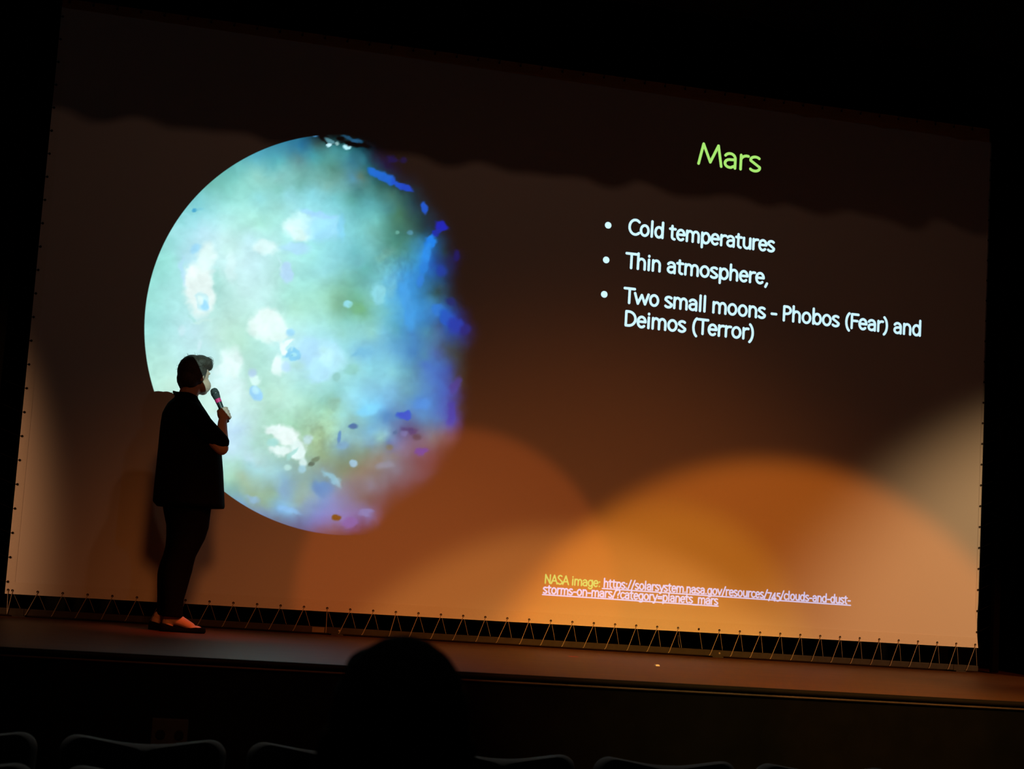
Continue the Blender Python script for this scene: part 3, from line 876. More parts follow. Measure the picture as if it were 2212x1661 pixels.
# the picture on the film: colours of the planet as a table (x, z in metres on the screen, light in 1/1000)
CTRL = np.array([(1.538,3.106,20,177,299),(1.419,3.042,36,252,371),(1.302,2.964,77,392,509),(1.128,2.846,131,475,451),(1.002,2.721,146,475,423),
(0.938,2.588,198,600,639),(0.859,2.454,302,743,770),(0.795,2.323,326,743,747),(1.571,3.079,7,146,299),(1.695,3.089,20,70,70),
(1.790,3.076,36,213,237),(1.886,3.057,36,232,257),(1.983,3.037,13,146,199),(2.047,3.030,0,35,65),(2.173,3.046,0,0,26),
(1.428,2.933,89,418,451),(1.549,2.964,89,252,277),(1.670,3.012,45,317,371),(1.798,2.981,66,273,248),(1.921,3.013,20,161,237),
(1.313,2.823,258,600,540),(1.435,2.839,237,567,540),(1.556,2.870,163,446,412),(1.680,2.886,131,392,361),(1.786,2.932,66,232,192),
(1.866,2.910,77,252,257),(1.929,2.902,66,252,371),(1.975,2.924,89,177,130),(2.056,2.903,36,177,182),(1.260,2.722,280,705,639),
(1.441,2.761,198,535,479),(1.593,2.796,163,475,439),(1.747,2.815,180,446,412),(1.873,2.815,131,392,386),(1.983,2.813,45,213,217),
(2.122,2.863,20,131,116),(2.222,2.811,36,146,116),(1.326,2.667,302,765,786),(1.506,2.728,302,743,801),(1.689,2.760,237,669,747),
(1.815,2.745,163,535,572),(1.941,2.744,89,366,336),(2.069,2.728,89,392,423),(2.197,2.712,45,213,217),(2.262,2.688,45,177,104),
(2.355,2.732,7,51,74),(2.392,2.672,7,60,65),(2.487,2.684,0,16,32),(2.310,2.919,0,3,11),(2.380,2.831,0,16,26),
(2.147,2.962,0,28,47),(1.090,2.576,351,797,770),(1.273,2.567,403,820,747),(1.451,2.636,326,720,674),(1.338,2.512,377,781,674),
(1.575,2.635,351,781,825),(1.729,2.654,280,720,786),(1.885,2.658,198,600,653),(2.012,2.642,116,435,451),(2.109,2.606,146,505,479),
(0.713,2.068,326,781,725),(0.697,1.913,351,781,725),(0.695,1.761,351,781,747),(0.726,1.582,431,820,747),(0.785,1.406,519,860,747),
(0.791,2.199,326,765,710),(0.777,2.014,366,781,755),(0.805,2.386,366,797,825),(0.983,2.407,490,820,933),(1.105,2.391,552,861,866),
(1.222,2.436,460,845,801),(1.172,2.305,520,820,786),(0.894,2.211,460,797,907),(1.128,2.114,431,781,725),(1.105,2.019,403,765,710),
(1.180,2.213,619,928,950),(1.252,2.066,552,861,849),(1.333,2.200,552,861,907),(1.479,2.279,460,820,801),(1.380,1.988,552,878,866),
(1.288,2.381,520,845,907),(1.489,2.155,460,820,770),(1.642,2.172,351,765,725),(1.560,2.038,377,765,674),(1.627,1.968,431,820,674),
(1.805,2.065,326,720,572),(1.724,2.307,326,765,747),(1.793,2.221,326,765,801),(1.847,2.321,258,669,725),(1.900,2.454,237,669,747),
(1.998,2.402,146,505,540),(2.036,2.311,131,418,451),(1.921,2.172,180,475,386),(1.897,2.075,198,475,336),(1.886,2.011,198,457,313),
(1.981,2.210,163,475,423),(2.052,2.092,146,446,336),(1.971,1.926,217,567,509),(2.066,1.905,237,600,572),(1.814,1.941,351,743,639),
(1.793,1.814,403,820,866),(2.083,2.539,146,446,412),(2.177,2.550,77,295,248),(2.274,2.530,36,195,159),(2.366,2.573,23,104,92),
(2.430,2.580,4,43,52),(2.092,2.413,163,505,509),(2.188,2.392,102,366,361),(2.310,2.470,45,213,175),(2.283,2.403,66,273,248),
(2.070,2.284,116,446,423),(2.195,2.298,131,446,479),(2.108,2.193,131,418,412),(2.177,2.106,198,600,674),(2.117,2.068,180,505,412),
(2.075,2.000,131,392,210),(2.122,2.005,163,475,386),(2.216,2.015,163,535,572),(2.263,2.242,116,446,674),(2.355,2.284,36,295,674),
(2.330,2.186,36,295,674),(2.350,2.125,45,341,747),(2.391,2.003,40,317,747),(2.461,2.137,20,195,423),(2.525,2.144,28,177,299),
(2.504,1.983,20,177,423),(2.471,2.457,20,273,770),(2.446,2.358,13,232,674),(2.541,2.369,1,70,346),(2.569,2.436,1,60,217),
(2.616,2.458,1,28,39),(2.682,2.434,0,4,65),(2.612,2.281,0,28,96),(2.584,2.214,13,70,122),(2.554,2.179,7,51,55),
(2.594,2.072,13,161,540),(2.645,2.030,1,104,509),(2.711,2.005,0,43,346),(2.602,1.961,20,80,217),(2.763,1.962,0,16,182),
(2.685,2.161,1,13,26),(2.526,2.592,0,22,55),(2.594,2.536,0,16,39),(2.133,1.849,258,634,605),(2.227,1.859,163,505,674),
(2.320,1.884,77,366,509),(2.416,1.879,36,213,509),(2.510,1.904,45,232,371),(2.605,1.914,36,131,322),(2.700,1.940,1,60,371),
(2.765,1.931,1,28,257),(2.142,1.725,180,535,747),(2.299,1.741,116,418,674),(2.425,1.753,36,213,509),(2.522,1.732,45,213,371),
(2.615,1.772,36,104,322),(2.676,1.810,20,51,65),(2.729,1.752,13,35,39),(2.151,1.601,237,669,770),(2.308,1.616,217,634,725),
(2.433,1.628,77,295,423),(2.526,1.669,36,161,509),(2.621,1.678,28,146,479),(2.687,1.653,13,60,299),(2.753,1.628,13,22,26),
(2.789,1.568,13,16,20),(2.160,1.477,217,600,786),(2.317,1.492,146,446,674),(2.444,1.472,89,317,451),(2.569,1.516,36,177,479),
(2.664,1.525,20,117,479),(2.744,1.532,28,43,299),(2.170,1.353,166,631,907),(2.263,1.362,118,415,709),(2.386,1.404,96,340,540),
(2.480,1.413,40,251,674),(2.607,1.425,24,160,479),(2.704,1.402,21,79,370),(2.754,1.376,26,32,217),(2.802,1.380,18,19,39),
(2.145,1.258,153,468,571),(2.267,1.300,45,247,539),(2.518,1.323,48,228,479),(2.646,1.319,37,141,395),(2.727,1.310,26,55,370),
(2.776,1.299,34,23,121),(1.402,1.712,460,820,747),(1.523,1.724,552,903,907),(1.412,1.590,431,797,710),(1.538,1.541,478,820,747),
(1.424,1.437,419,765,653),(1.550,1.388,483,819,695),(1.696,1.463,403,797,747),(1.704,1.372,422,794,673),(1.617,1.302,474,841,724),
(1.499,1.261,401,738,603),(1.854,1.417,322,719,674),(1.859,1.355,291,688,571),(1.918,1.392,250,598,509),(1.788,1.472,387,781,747),
(1.925,1.300,306,629,450),(1.975,1.459,280,705,725),(2.041,1.403,296,741,865),(1.988,1.275,279,685,673),(2.051,1.265,211,498,478),
(1.802,1.691,460,861,968),(1.838,1.632,490,903,994),(1.713,1.651,431,781,968),(1.892,1.731,377,781,933),(1.985,1.740,302,720,770),
(2.025,1.619,280,669,674),(1.947,1.830,280,648,605),(2.049,1.715,198,535,725),(0.843,1.594,490,861,825),(0.980,1.730,552,861,933),
(1.078,1.618,520,845,849),(0.941,1.482,520,861,825),(1.158,1.748,520,820,725),(1.282,1.700,460,781,639),(0.860,1.383,549,860,747),
(1.185,1.414,652,928,933),(1.307,1.396,686,944,950),(1.168,1.261,606,899,824),(1.262,1.209,600,897,949),(1.074,1.313,576,875,785),
(1.239,1.115,560,854,992),(1.329,1.123,493,773,966),(1.279,0.998,516,810,947),(1.257,0.905,389,753,670),(1.388,1.129,492,813,783),
(1.426,1.041,394,755,671),(1.403,0.948,507,832,947),(1.465,0.923,370,656,670),(1.346,0.913,358,708,635),(1.264,0.815,327,691,536),
(1.353,0.823,333,553,408),(1.408,0.888,326,692,743),(1.469,0.877,333,706,766),(1.560,0.870,317,690,743),(1.388,0.765,295,525,381),
(1.480,0.742,258,499,407),(1.556,0.733,207,456,356),(1.301,0.728,178,458,418),(1.425,0.677,209,399,285),(1.396,0.660,127,373,567),
(1.517,0.654,201,425,331),(1.609,0.631,130,452,780),(1.671,0.621,145,481,780),(1.491,0.607,116,273,445),(1.614,0.571,69,189,293),
(1.766,0.567,58,151,340),(1.625,0.814,169,429,601),(1.600,0.752,163,399,600),(1.716,0.822,186,400,408),(1.779,0.796,201,399,356),
(1.755,0.703,238,453,407),(1.844,0.741,191,396,567),(1.871,0.788,62,274,567),(1.910,0.685,80,248,567),(1.853,0.619,93,226,566),
(1.687,1.186,321,662,478),(1.810,1.181,318,592,410),(1.875,1.141,312,558,334),(1.849,1.077,304,524,310),(1.934,1.177,341,660,478),
(1.885,1.004,222,404,245),(1.978,0.996,155,302,226),(1.891,0.928,191,349,333),(2.073,0.973,132,257,172),(2.016,0.907,142,234,156),
(1.959,0.841,135,275,286),(2.064,1.096,168,380,383),(2.002,1.091,149,406,569),(2.123,1.132,193,464,507),(2.181,1.199,145,496,746),
(2.276,1.176,220,526,637),(2.248,1.143,237,557,507),(2.312,1.117,43,184,421),(2.188,1.107,133,354,507),(2.160,1.058,144,282,226),
(2.255,1.035,123,199,173),(2.321,0.994,100,217,296),(2.349,1.043,90,164,179),(2.197,0.984,134,216,189),(2.139,0.917,125,195,156),
(2.263,0.928,74,144,156),(2.386,0.969,64,130,196),(2.084,0.821,93,174,213),(2.208,0.831,77,157,232),(2.330,0.871,51,112,162),
(2.450,0.943,46,75,118),(2.153,0.734,57,107,131),(2.032,0.694,76,188,418),(1.966,0.750,104,250,505),(2.217,0.708,29,56,80),
(2.336,0.779,24,38,60),(2.457,0.851,34,40,70),(2.578,0.922,30,25,49),(1.918,0.579,66,150,445),(2.041,0.573,77,116,340),
(2.103,0.577,78,88,365),(1.983,0.523,54,50,90),(2.221,0.647,52,134,391),(2.285,0.622,49,32,69),(2.431,1.221,58,73,216),
(2.496,1.196,67,83,164),(2.591,1.188,95,137,164),(2.685,1.212,83,73,107),(2.751,1.187,53,26,38),(2.500,1.134,72,94,180),
(2.597,1.111,55,49,83),(2.507,1.041,60,46,82),(2.633,1.051,47,22,37),(2.406,1.125,86,150,297),(2.035,3.186,0,0,0),
(2.133,3.154,0,0,0),(1.954,3.207,0,0,0),(1.782,3.190,0,0,0),(2.856,2.020,0,0,0),(2.915,1.867,0,0,0),
(2.896,1.674,0,0,0),(2.892,1.483,0,0,0),(2.813,2.176,0,0,0),(2.768,2.363,0,0,0),(2.723,2.551,0,0,0),
(2.662,2.737,0,0,0),(2.572,2.856,0,0,0),(2.435,2.967,0,0,0),(2.300,3.063,0,0,0),(2.198,3.137,0,0,0),
(2.857,1.290,0,0,0),(2.835,1.131,0,0,0),(2.746,1.030,0,0,0),(2.676,0.884,0,0,0),(2.558,0.766,0,0,0),
(2.437,0.695,0,0,0),(2.350,0.596,0,0,0),(2.230,0.526,0,0,0),(2.110,0.471,0,0,0),(2.912,2.154,0,0,0),
(2.997,1.366,0,0,0),(2.836,0.881,0,0,0),(2.353,3.216,0,0,0),(2.525,3.076,0,0,0),(2.848,2.631,0,0,0)], float)
FEAT = np.array([(0.990,2.031,0.1009,0.1707,8.9,830,990,968,1.00,0.35),(1.015,2.238,0.0595,0.0919,-3.1,766,990,968,0.90,0.60),(1.101,2.074,0.0268,0.0795,0.9,409,765,717,0.80,0.70),(0.933,2.287,0.0386,0.0245,44.9,351,743,994,0.90,0.70),
(0.874,2.132,0.0177,0.0914,12.9,478,781,994,0.70,0.80),(1.182,2.182,0.0300,0.1044,8.9,705,963,968,0.60,0.80),(1.003,1.947,0.0385,0.0548,4.9,552,878,933,0.90,0.40),(1.024,1.918,0.0237,0.0365,24.9,326,720,994,0.90,0.60),
(0.997,1.952,0.0178,0.0304,4.9,728,972,950,0.95,0.50),(0.964,1.844,0.0473,0.0091,-33.1,431,781,755,0.90,0.60),(1.031,1.827,0.0593,0.0122,9.9,619,903,849,0.60,0.70),(1.616,2.496,0.1104,0.0717,-0.1,705,990,968,1.00,0.50),
(1.649,2.556,0.0922,0.0500,-0.1,619,963,968,0.70,0.70),(1.769,2.527,0.1112,0.0877,9.9,351,765,994,0.85,0.60),(1.726,2.610,0.1049,0.0219,-3.1,351,669,994,0.80,0.70),(1.878,2.540,0.0248,0.0816,4.9,237,705,994,0.60,0.80),
(1.398,2.344,0.0849,0.0495,4.9,720,972,968,0.95,0.60),(1.595,2.371,0.0918,0.0373,4.9,431,750,994,0.80,0.70),(1.553,2.200,0.0366,0.0650,4.9,478,735,994,0.90,0.40),(1.513,2.236,0.0091,0.0495,14.9,585,903,994,0.60,0.70),
(1.441,1.839,0.1209,0.0920,-5.1,797,990,959,1.00,0.40),(1.529,1.799,0.0667,0.0614,4.9,766,990,950,0.90,0.50),(1.399,1.758,0.0904,0.0245,-25.1,782,990,950,0.60,0.70),(1.600,1.800,0.0274,0.0246,4.9,351,743,994,0.90,0.60),
(1.540,1.584,0.0394,0.0612,-5.1,766,990,968,1.00,0.50),(1.562,1.691,0.0182,0.0552,24.9,805,990,968,1.00,0.40),(1.590,1.731,0.0426,0.0154,32.9,805,990,968,1.00,0.40),(1.627,1.651,0.0487,0.0460,4.9,237,620,866,1.00,0.25),
(1.633,1.655,0.0183,0.0153,4.9,377,797,907,0.90,0.60),(1.621,1.651,0.0061,0.0061,4.9,163,535,674,0.90,0.50),(1.590,1.570,0.0273,0.0276,4.9,490,765,994,0.90,0.70),(1.638,1.587,0.0243,0.0184,4.9,431,781,770,0.80,0.70),
(1.842,1.657,0.1290,0.1048,4.9,454,845,994,0.90,0.50),(1.835,1.669,0.0676,0.0555,4.9,527,928,994,0.90,0.60),(1.820,1.537,0.0858,0.0492,16.9,431,797,994,0.80,0.60),(1.735,1.684,0.0612,0.0862,4.9,420,750,994,0.70,0.70),
(1.672,1.585,0.0305,0.0245,4.9,431,765,710,0.50,0.70),(1.932,1.533,0.0246,0.0308,4.9,258,600,572,0.80,0.60),(1.927,1.346,0.0430,0.0369,24.9,244,532,422,0.80,0.70),(2.027,1.588,0.0433,0.0371,4.9,237,600,540,0.70,0.70),
(2.096,1.714,0.0746,0.0217,7.9,163,505,725,0.80,0.60),(1.404,1.386,0.0360,0.0486,4.9,321,689,994,1.00,0.40),(1.403,1.399,0.0210,0.0243,4.9,485,860,994,0.90,0.60),(1.392,1.459,0.0450,0.0274,4.9,690,990,950,0.95,0.50),
(1.233,1.557,0.0686,0.1032,-5.1,766,990,968,0.95,0.60),(1.373,1.506,0.0240,0.0304,-15.1,478,705,968,0.80,0.70),(1.148,1.502,0.0416,0.0242,14.9,728,963,968,0.60,0.70),(1.214,1.429,0.0774,0.0303,4.9,689,963,968,0.60,0.70),
(0.895,1.745,0.0236,0.0363,4.9,690,903,994,0.50,0.70),(1.015,1.657,0.0148,0.0363,-15.1,654,903,968,0.70,0.70),(1.972,2.030,0.0310,0.0280,4.9,280,720,801,1.00,0.40),(2.166,2.127,0.0407,0.0564,14.9,245,662,755,0.90,0.60),
(2.252,2.162,0.0283,0.0691,-10.1,163,535,674,0.60,0.80),(2.198,2.393,0.0692,0.0315,39.9,163,418,346,0.50,0.80),(2.266,2.554,0.0158,0.0127,4.9,146,446,371,0.80,0.60),(2.355,2.559,0.0222,0.0190,4.9,66,252,346,0.90,0.60),
(2.043,2.009,0.0498,0.0437,4.9,156,435,217,0.60,0.80),(2.078,2.947,0.0441,0.0286,-17.1,0,140,605,1.00,0.50),(2.123,2.934,0.0568,0.0286,-20.1,0,131,625,1.00,0.50),(2.189,2.910,0.0632,0.0255,-23.1,0,112,572,1.00,0.50),
(2.254,2.889,0.0571,0.0223,-23.1,0,70,540,1.00,0.50),(2.313,2.868,0.0445,0.0223,-20.1,0,51,509,1.00,0.50),(2.441,2.749,0.0255,0.0415,-0.1,0,80,540,1.00,0.50),(2.581,2.637,0.0481,0.0287,-15.1,0,11,439,1.00,0.50),
(2.539,2.593,0.0448,0.0223,44.9,0,19,371,0.90,0.60),(2.198,3.056,0.0443,0.0255,4.9,0,1,74,0.80,0.80),(2.274,3.060,0.0254,0.0256,4.9,0,0,65,0.80,0.80),(2.498,2.524,0.0383,0.0509,-25.1,1,195,747,1.00,0.50),
(2.475,2.442,0.0319,0.0635,-13.1,14,260,801,1.00,0.50),(2.457,2.328,0.0254,0.0633,-0.1,12,220,710,0.90,0.60),(2.448,2.237,0.0254,0.0379,-5.1,17,206,710,0.80,0.60),(2.350,2.125,0.0379,0.0755,9.9,51,351,801,0.80,0.70),
(2.388,1.996,0.0379,0.0817,4.9,43,332,770,0.80,0.70),(2.588,2.062,0.0447,0.0379,-15.1,12,171,605,0.90,0.60),(2.657,2.005,0.0512,0.0379,-30.1,0,92,540,0.90,0.60),(2.714,1.961,0.0513,0.0443,-30.1,0,35,371,0.90,0.60),
(2.777,1.942,0.0321,0.0380,-25.1,0,11,166,0.90,0.70),(2.682,2.440,0.0225,0.0383,-0.1,0,3,109,0.90,0.60),(2.593,2.327,0.0384,0.0381,4.9,0,38,346,0.80,0.70),(2.671,2.122,0.0384,0.0253,-15.1,0,16,150,0.80,0.70),
(2.408,1.316,0.0471,0.0248,8.9,0,83,604,1.00,0.40),(2.064,1.216,0.0309,0.0184,4.9,31,163,384,1.00,0.50),(1.977,1.138,0.0123,0.0398,-3.1,60,242,507,0.90,0.60),(2.009,1.085,0.0369,0.0245,4.9,148,390,602,0.80,0.70),
(2.164,1.340,0.0808,0.0309,18.9,168,644,949,0.80,0.70),(2.528,1.408,0.0569,0.0374,24.9,39,259,710,0.80,0.70),(2.724,1.357,0.0319,0.0750,-0.1,16,35,370,0.80,0.70),(2.742,1.564,0.0256,0.0628,-20.1,36,35,257,0.80,0.70),
(2.315,1.289,0.0500,0.0309,4.9,43,247,539,0.60,0.70),(1.672,3.143,0.0310,0.0095,-0.1,77,295,605,1.00,0.50),(1.736,3.129,0.0559,0.0222,-10.1,0,0,0,0.90,0.60),(1.762,3.123,0.0373,0.0158,-15.1,116,317,371,0.90,0.60),
(1.757,3.097,0.0186,0.0127,4.9,520,845,933,1.00,0.40),(1.810,3.111,0.0156,0.0127,4.9,280,475,479,0.90,0.50),(1.883,3.095,0.0281,0.0159,-0.1,460,878,968,1.00,0.40),(1.938,3.121,0.0940,0.0191,-3.1,0,0,0,0.90,0.60),
(1.895,3.157,0.0626,0.0127,-17.1,13,80,166,0.90,0.60),(1.949,3.148,0.0376,0.0127,-0.1,13,92,199,0.90,0.60),(1.832,3.146,0.0250,0.0127,4.9,0,0,0,0.80,0.70),(0.905,2.544,0.0178,0.0123,29.9,59,381,611,1.00,0.50),
(0.941,2.551,0.0268,0.0092,9.9,180,567,674,0.70,0.70),(0.888,2.464,0.0297,0.0552,44.9,366,797,866,0.50,0.80),(1.545,1.143,0.0603,0.0394,-5.1,774,982,966,1.00,0.50),(1.632,1.114,0.0847,0.0607,-10.1,793,980,965,1.00,0.45),
(1.594,1.013,0.0724,0.0363,9.9,759,978,965,0.95,0.50),(1.715,1.029,0.0516,0.0608,24.9,733,977,965,1.00,0.40),(1.754,0.953,0.0243,0.0304,4.9,669,948,947,0.90,0.60),(1.654,0.908,0.0242,0.0182,4.9,493,862,821,0.70,0.70),
(1.545,1.060,0.0361,0.0242,24.9,348,755,722,0.90,0.50),(1.677,1.007,0.0121,0.0546,-30.1,338,753,707,0.80,0.60),(1.767,1.101,0.0304,0.0305,4.9,511,771,905,0.70,0.60),(1.807,0.942,0.0244,0.0152,34.9,54,162,124,1.00,0.50),
(1.838,0.978,0.0305,0.0152,29.9,104,229,153,0.90,0.50),(2.086,0.971,0.0278,0.0245,4.9,260,538,692,1.00,0.35),(1.952,0.859,0.0796,0.0183,-33.1,224,581,743,0.80,0.70),(1.746,0.903,0.0243,0.0303,4.9,339,704,862,0.80,0.60),
(1.902,0.791,0.0733,0.0425,14.9,61,274,600,0.80,0.70),(1.685,0.625,0.0724,0.0181,-9.1,178,518,877,0.90,0.60),(1.439,0.685,0.0478,0.0270,-25.1,209,486,780,0.70,0.70),(2.102,0.583,0.0615,0.0273,12.9,79,88,380,0.90,0.60),
(1.999,0.603,0.0275,0.0182,-5.1,46,32,0,0.90,0.50),(2.199,0.652,0.0463,0.0183,4.9,81,179,457,0.90,0.60),(2.541,1.087,0.0410,0.0217,4.9,39,32,320,0.90,0.60),(2.447,1.219,0.0503,0.0248,4.9,23,36,174,0.80,0.60),
(2.407,1.194,0.0188,0.0186,4.9,127,169,421,0.80,0.60),(2.353,1.199,0.0125,0.0155,4.9,31,153,344,0.80,0.60),(2.497,1.180,0.0315,0.0217,4.9,8,34,73,0.70,0.70),(2.320,1.099,0.0250,0.0185,4.9,114,149,72,0.60,0.70),
(2.291,0.976,0.0560,0.0246,14.9,133,257,367,0.70,0.70)], float)
PC, PR = (2.003, 1.840), 1.349

def noise2(x, z, cell, seed):
    """Smooth value noise."""
    r = np.random.default_rng(seed)
    T = r.random((64, 64))
    u, v = x/cell, z/cell
    i, j = np.floor(u).astype(int), np.floor(v).astype(int)
    fu, fv = u-i, v-j
    fu, fv = fu*fu*(3-2*fu), fv*fv*(3-2*fv)
    g = lambda a, b_: T[a % 64, b_ % 64]
    return (g(i, j)*(1-fu)+g(i+1, j)*fu)*(1-fv)+(g(i, j+1)*(1-fu)+g(i+1, j+1)*fu)*fv-0.5
def fbm(x, z, cell, seed, octs=4):
    t, a = 0, 1.0
    for k in range(octs):
        t = t+a*noise2(x, z, cell/2**k, seed+k)
        a *= 0.55
    return t
def planet(x, z):
    wx = x+0.036*fbm(x, z, 0.16, 11)+0.010*fbm(x, z, 0.035, 31, 2)
    wz = z+0.032*fbm(x, z, 0.14, 21)+0.010*fbm(x, z, 0.035, 41, 2)
    # smooth surface through the table (radial basis), mixed in a perceptual scale
    pts = CTRL[:, :2]
    A = -np.hypot(pts[:, None, 0]-pts[None, :, 0], pts[:, None, 1]-pts[None, :, 1])
    n_ = len(pts)
    K = np.zeros((n_+1, n_+1))
    K[:n_, :n_] = A-0.004*np.eye(n_)
    K[n_, :n_] = K[:n_, n_] = 1
    W_ = np.linalg.solve(K, np.vstack([np.cbrt(CTRL[:, 2:5]/1000), np.zeros((1, 3))]))
    out = np.zeros((len(x), 3))
    B = 20000
    for s in range(0, len(x), B):
        d = np.hypot(wx[s:s+B, None]-pts[None, :, 0], wz[s:s+B, None]-pts[None, :, 1])
        d = np.sqrt(d*d+0.012**2)
        out[s:s+B] = -d@W_[:n_]+W_[n_]
    out = np.clip(out, 0, 1)
    wx = x+0.030*fbm(x, z, 0.09, 51)+0.014*fbm(x, z, 0.03, 61, 2)
    wz = z+0.030*fbm(x, z, 0.09, 71)+0.014*fbm(x, z, 0.03, 81, 2)
    for X, Z, rx, rz, rot, r, g, b_, al, so in FEAT:
        a = math.radians(rot)
        small = max(rx, rz) < 0.04
        px, pz = (x*0.6+wx*0.4-X, z*0.6+wz*0.4-Z) if small else (wx-X, wz-Z)
        u = (px*math.cos(a)+pz*math.sin(a))/rx
        v = (-px*math.sin(a)+pz*math.cos(a))/rz
        d = np.sqrt(u*u+v*v)
        so = min(1.0, so*1.1)
        k = np.clip((1+so*0.6-d)/(1.2*so), 0, 1)
        k = (k*k*(3-2*k)*al)[:, None]
        out = out*(1-k)+k*np.cbrt(np.array([r, g, b_])/1000)
    out = np.clip(out, 0, 1.1)**3
    det = 1+0.15*fbm(wx, wz, 0.085, 91, 5)+0.06*fbm(wx, wz, 0.022, 95, 2)
    # broken ground in two places
    for X, Z, R in ((1.86, 1.15, 0.10), (2.29, 2.33, 0.10)):
        m_ = np.exp(-((x-X)**2+(z-Z)**2)/(2*R*R))
        det = det+m_*0.36*fbm(x*1.0, z*0.8, 0.028, 99, 3)
    return np.clip(out*det[:, None], 0, 1)

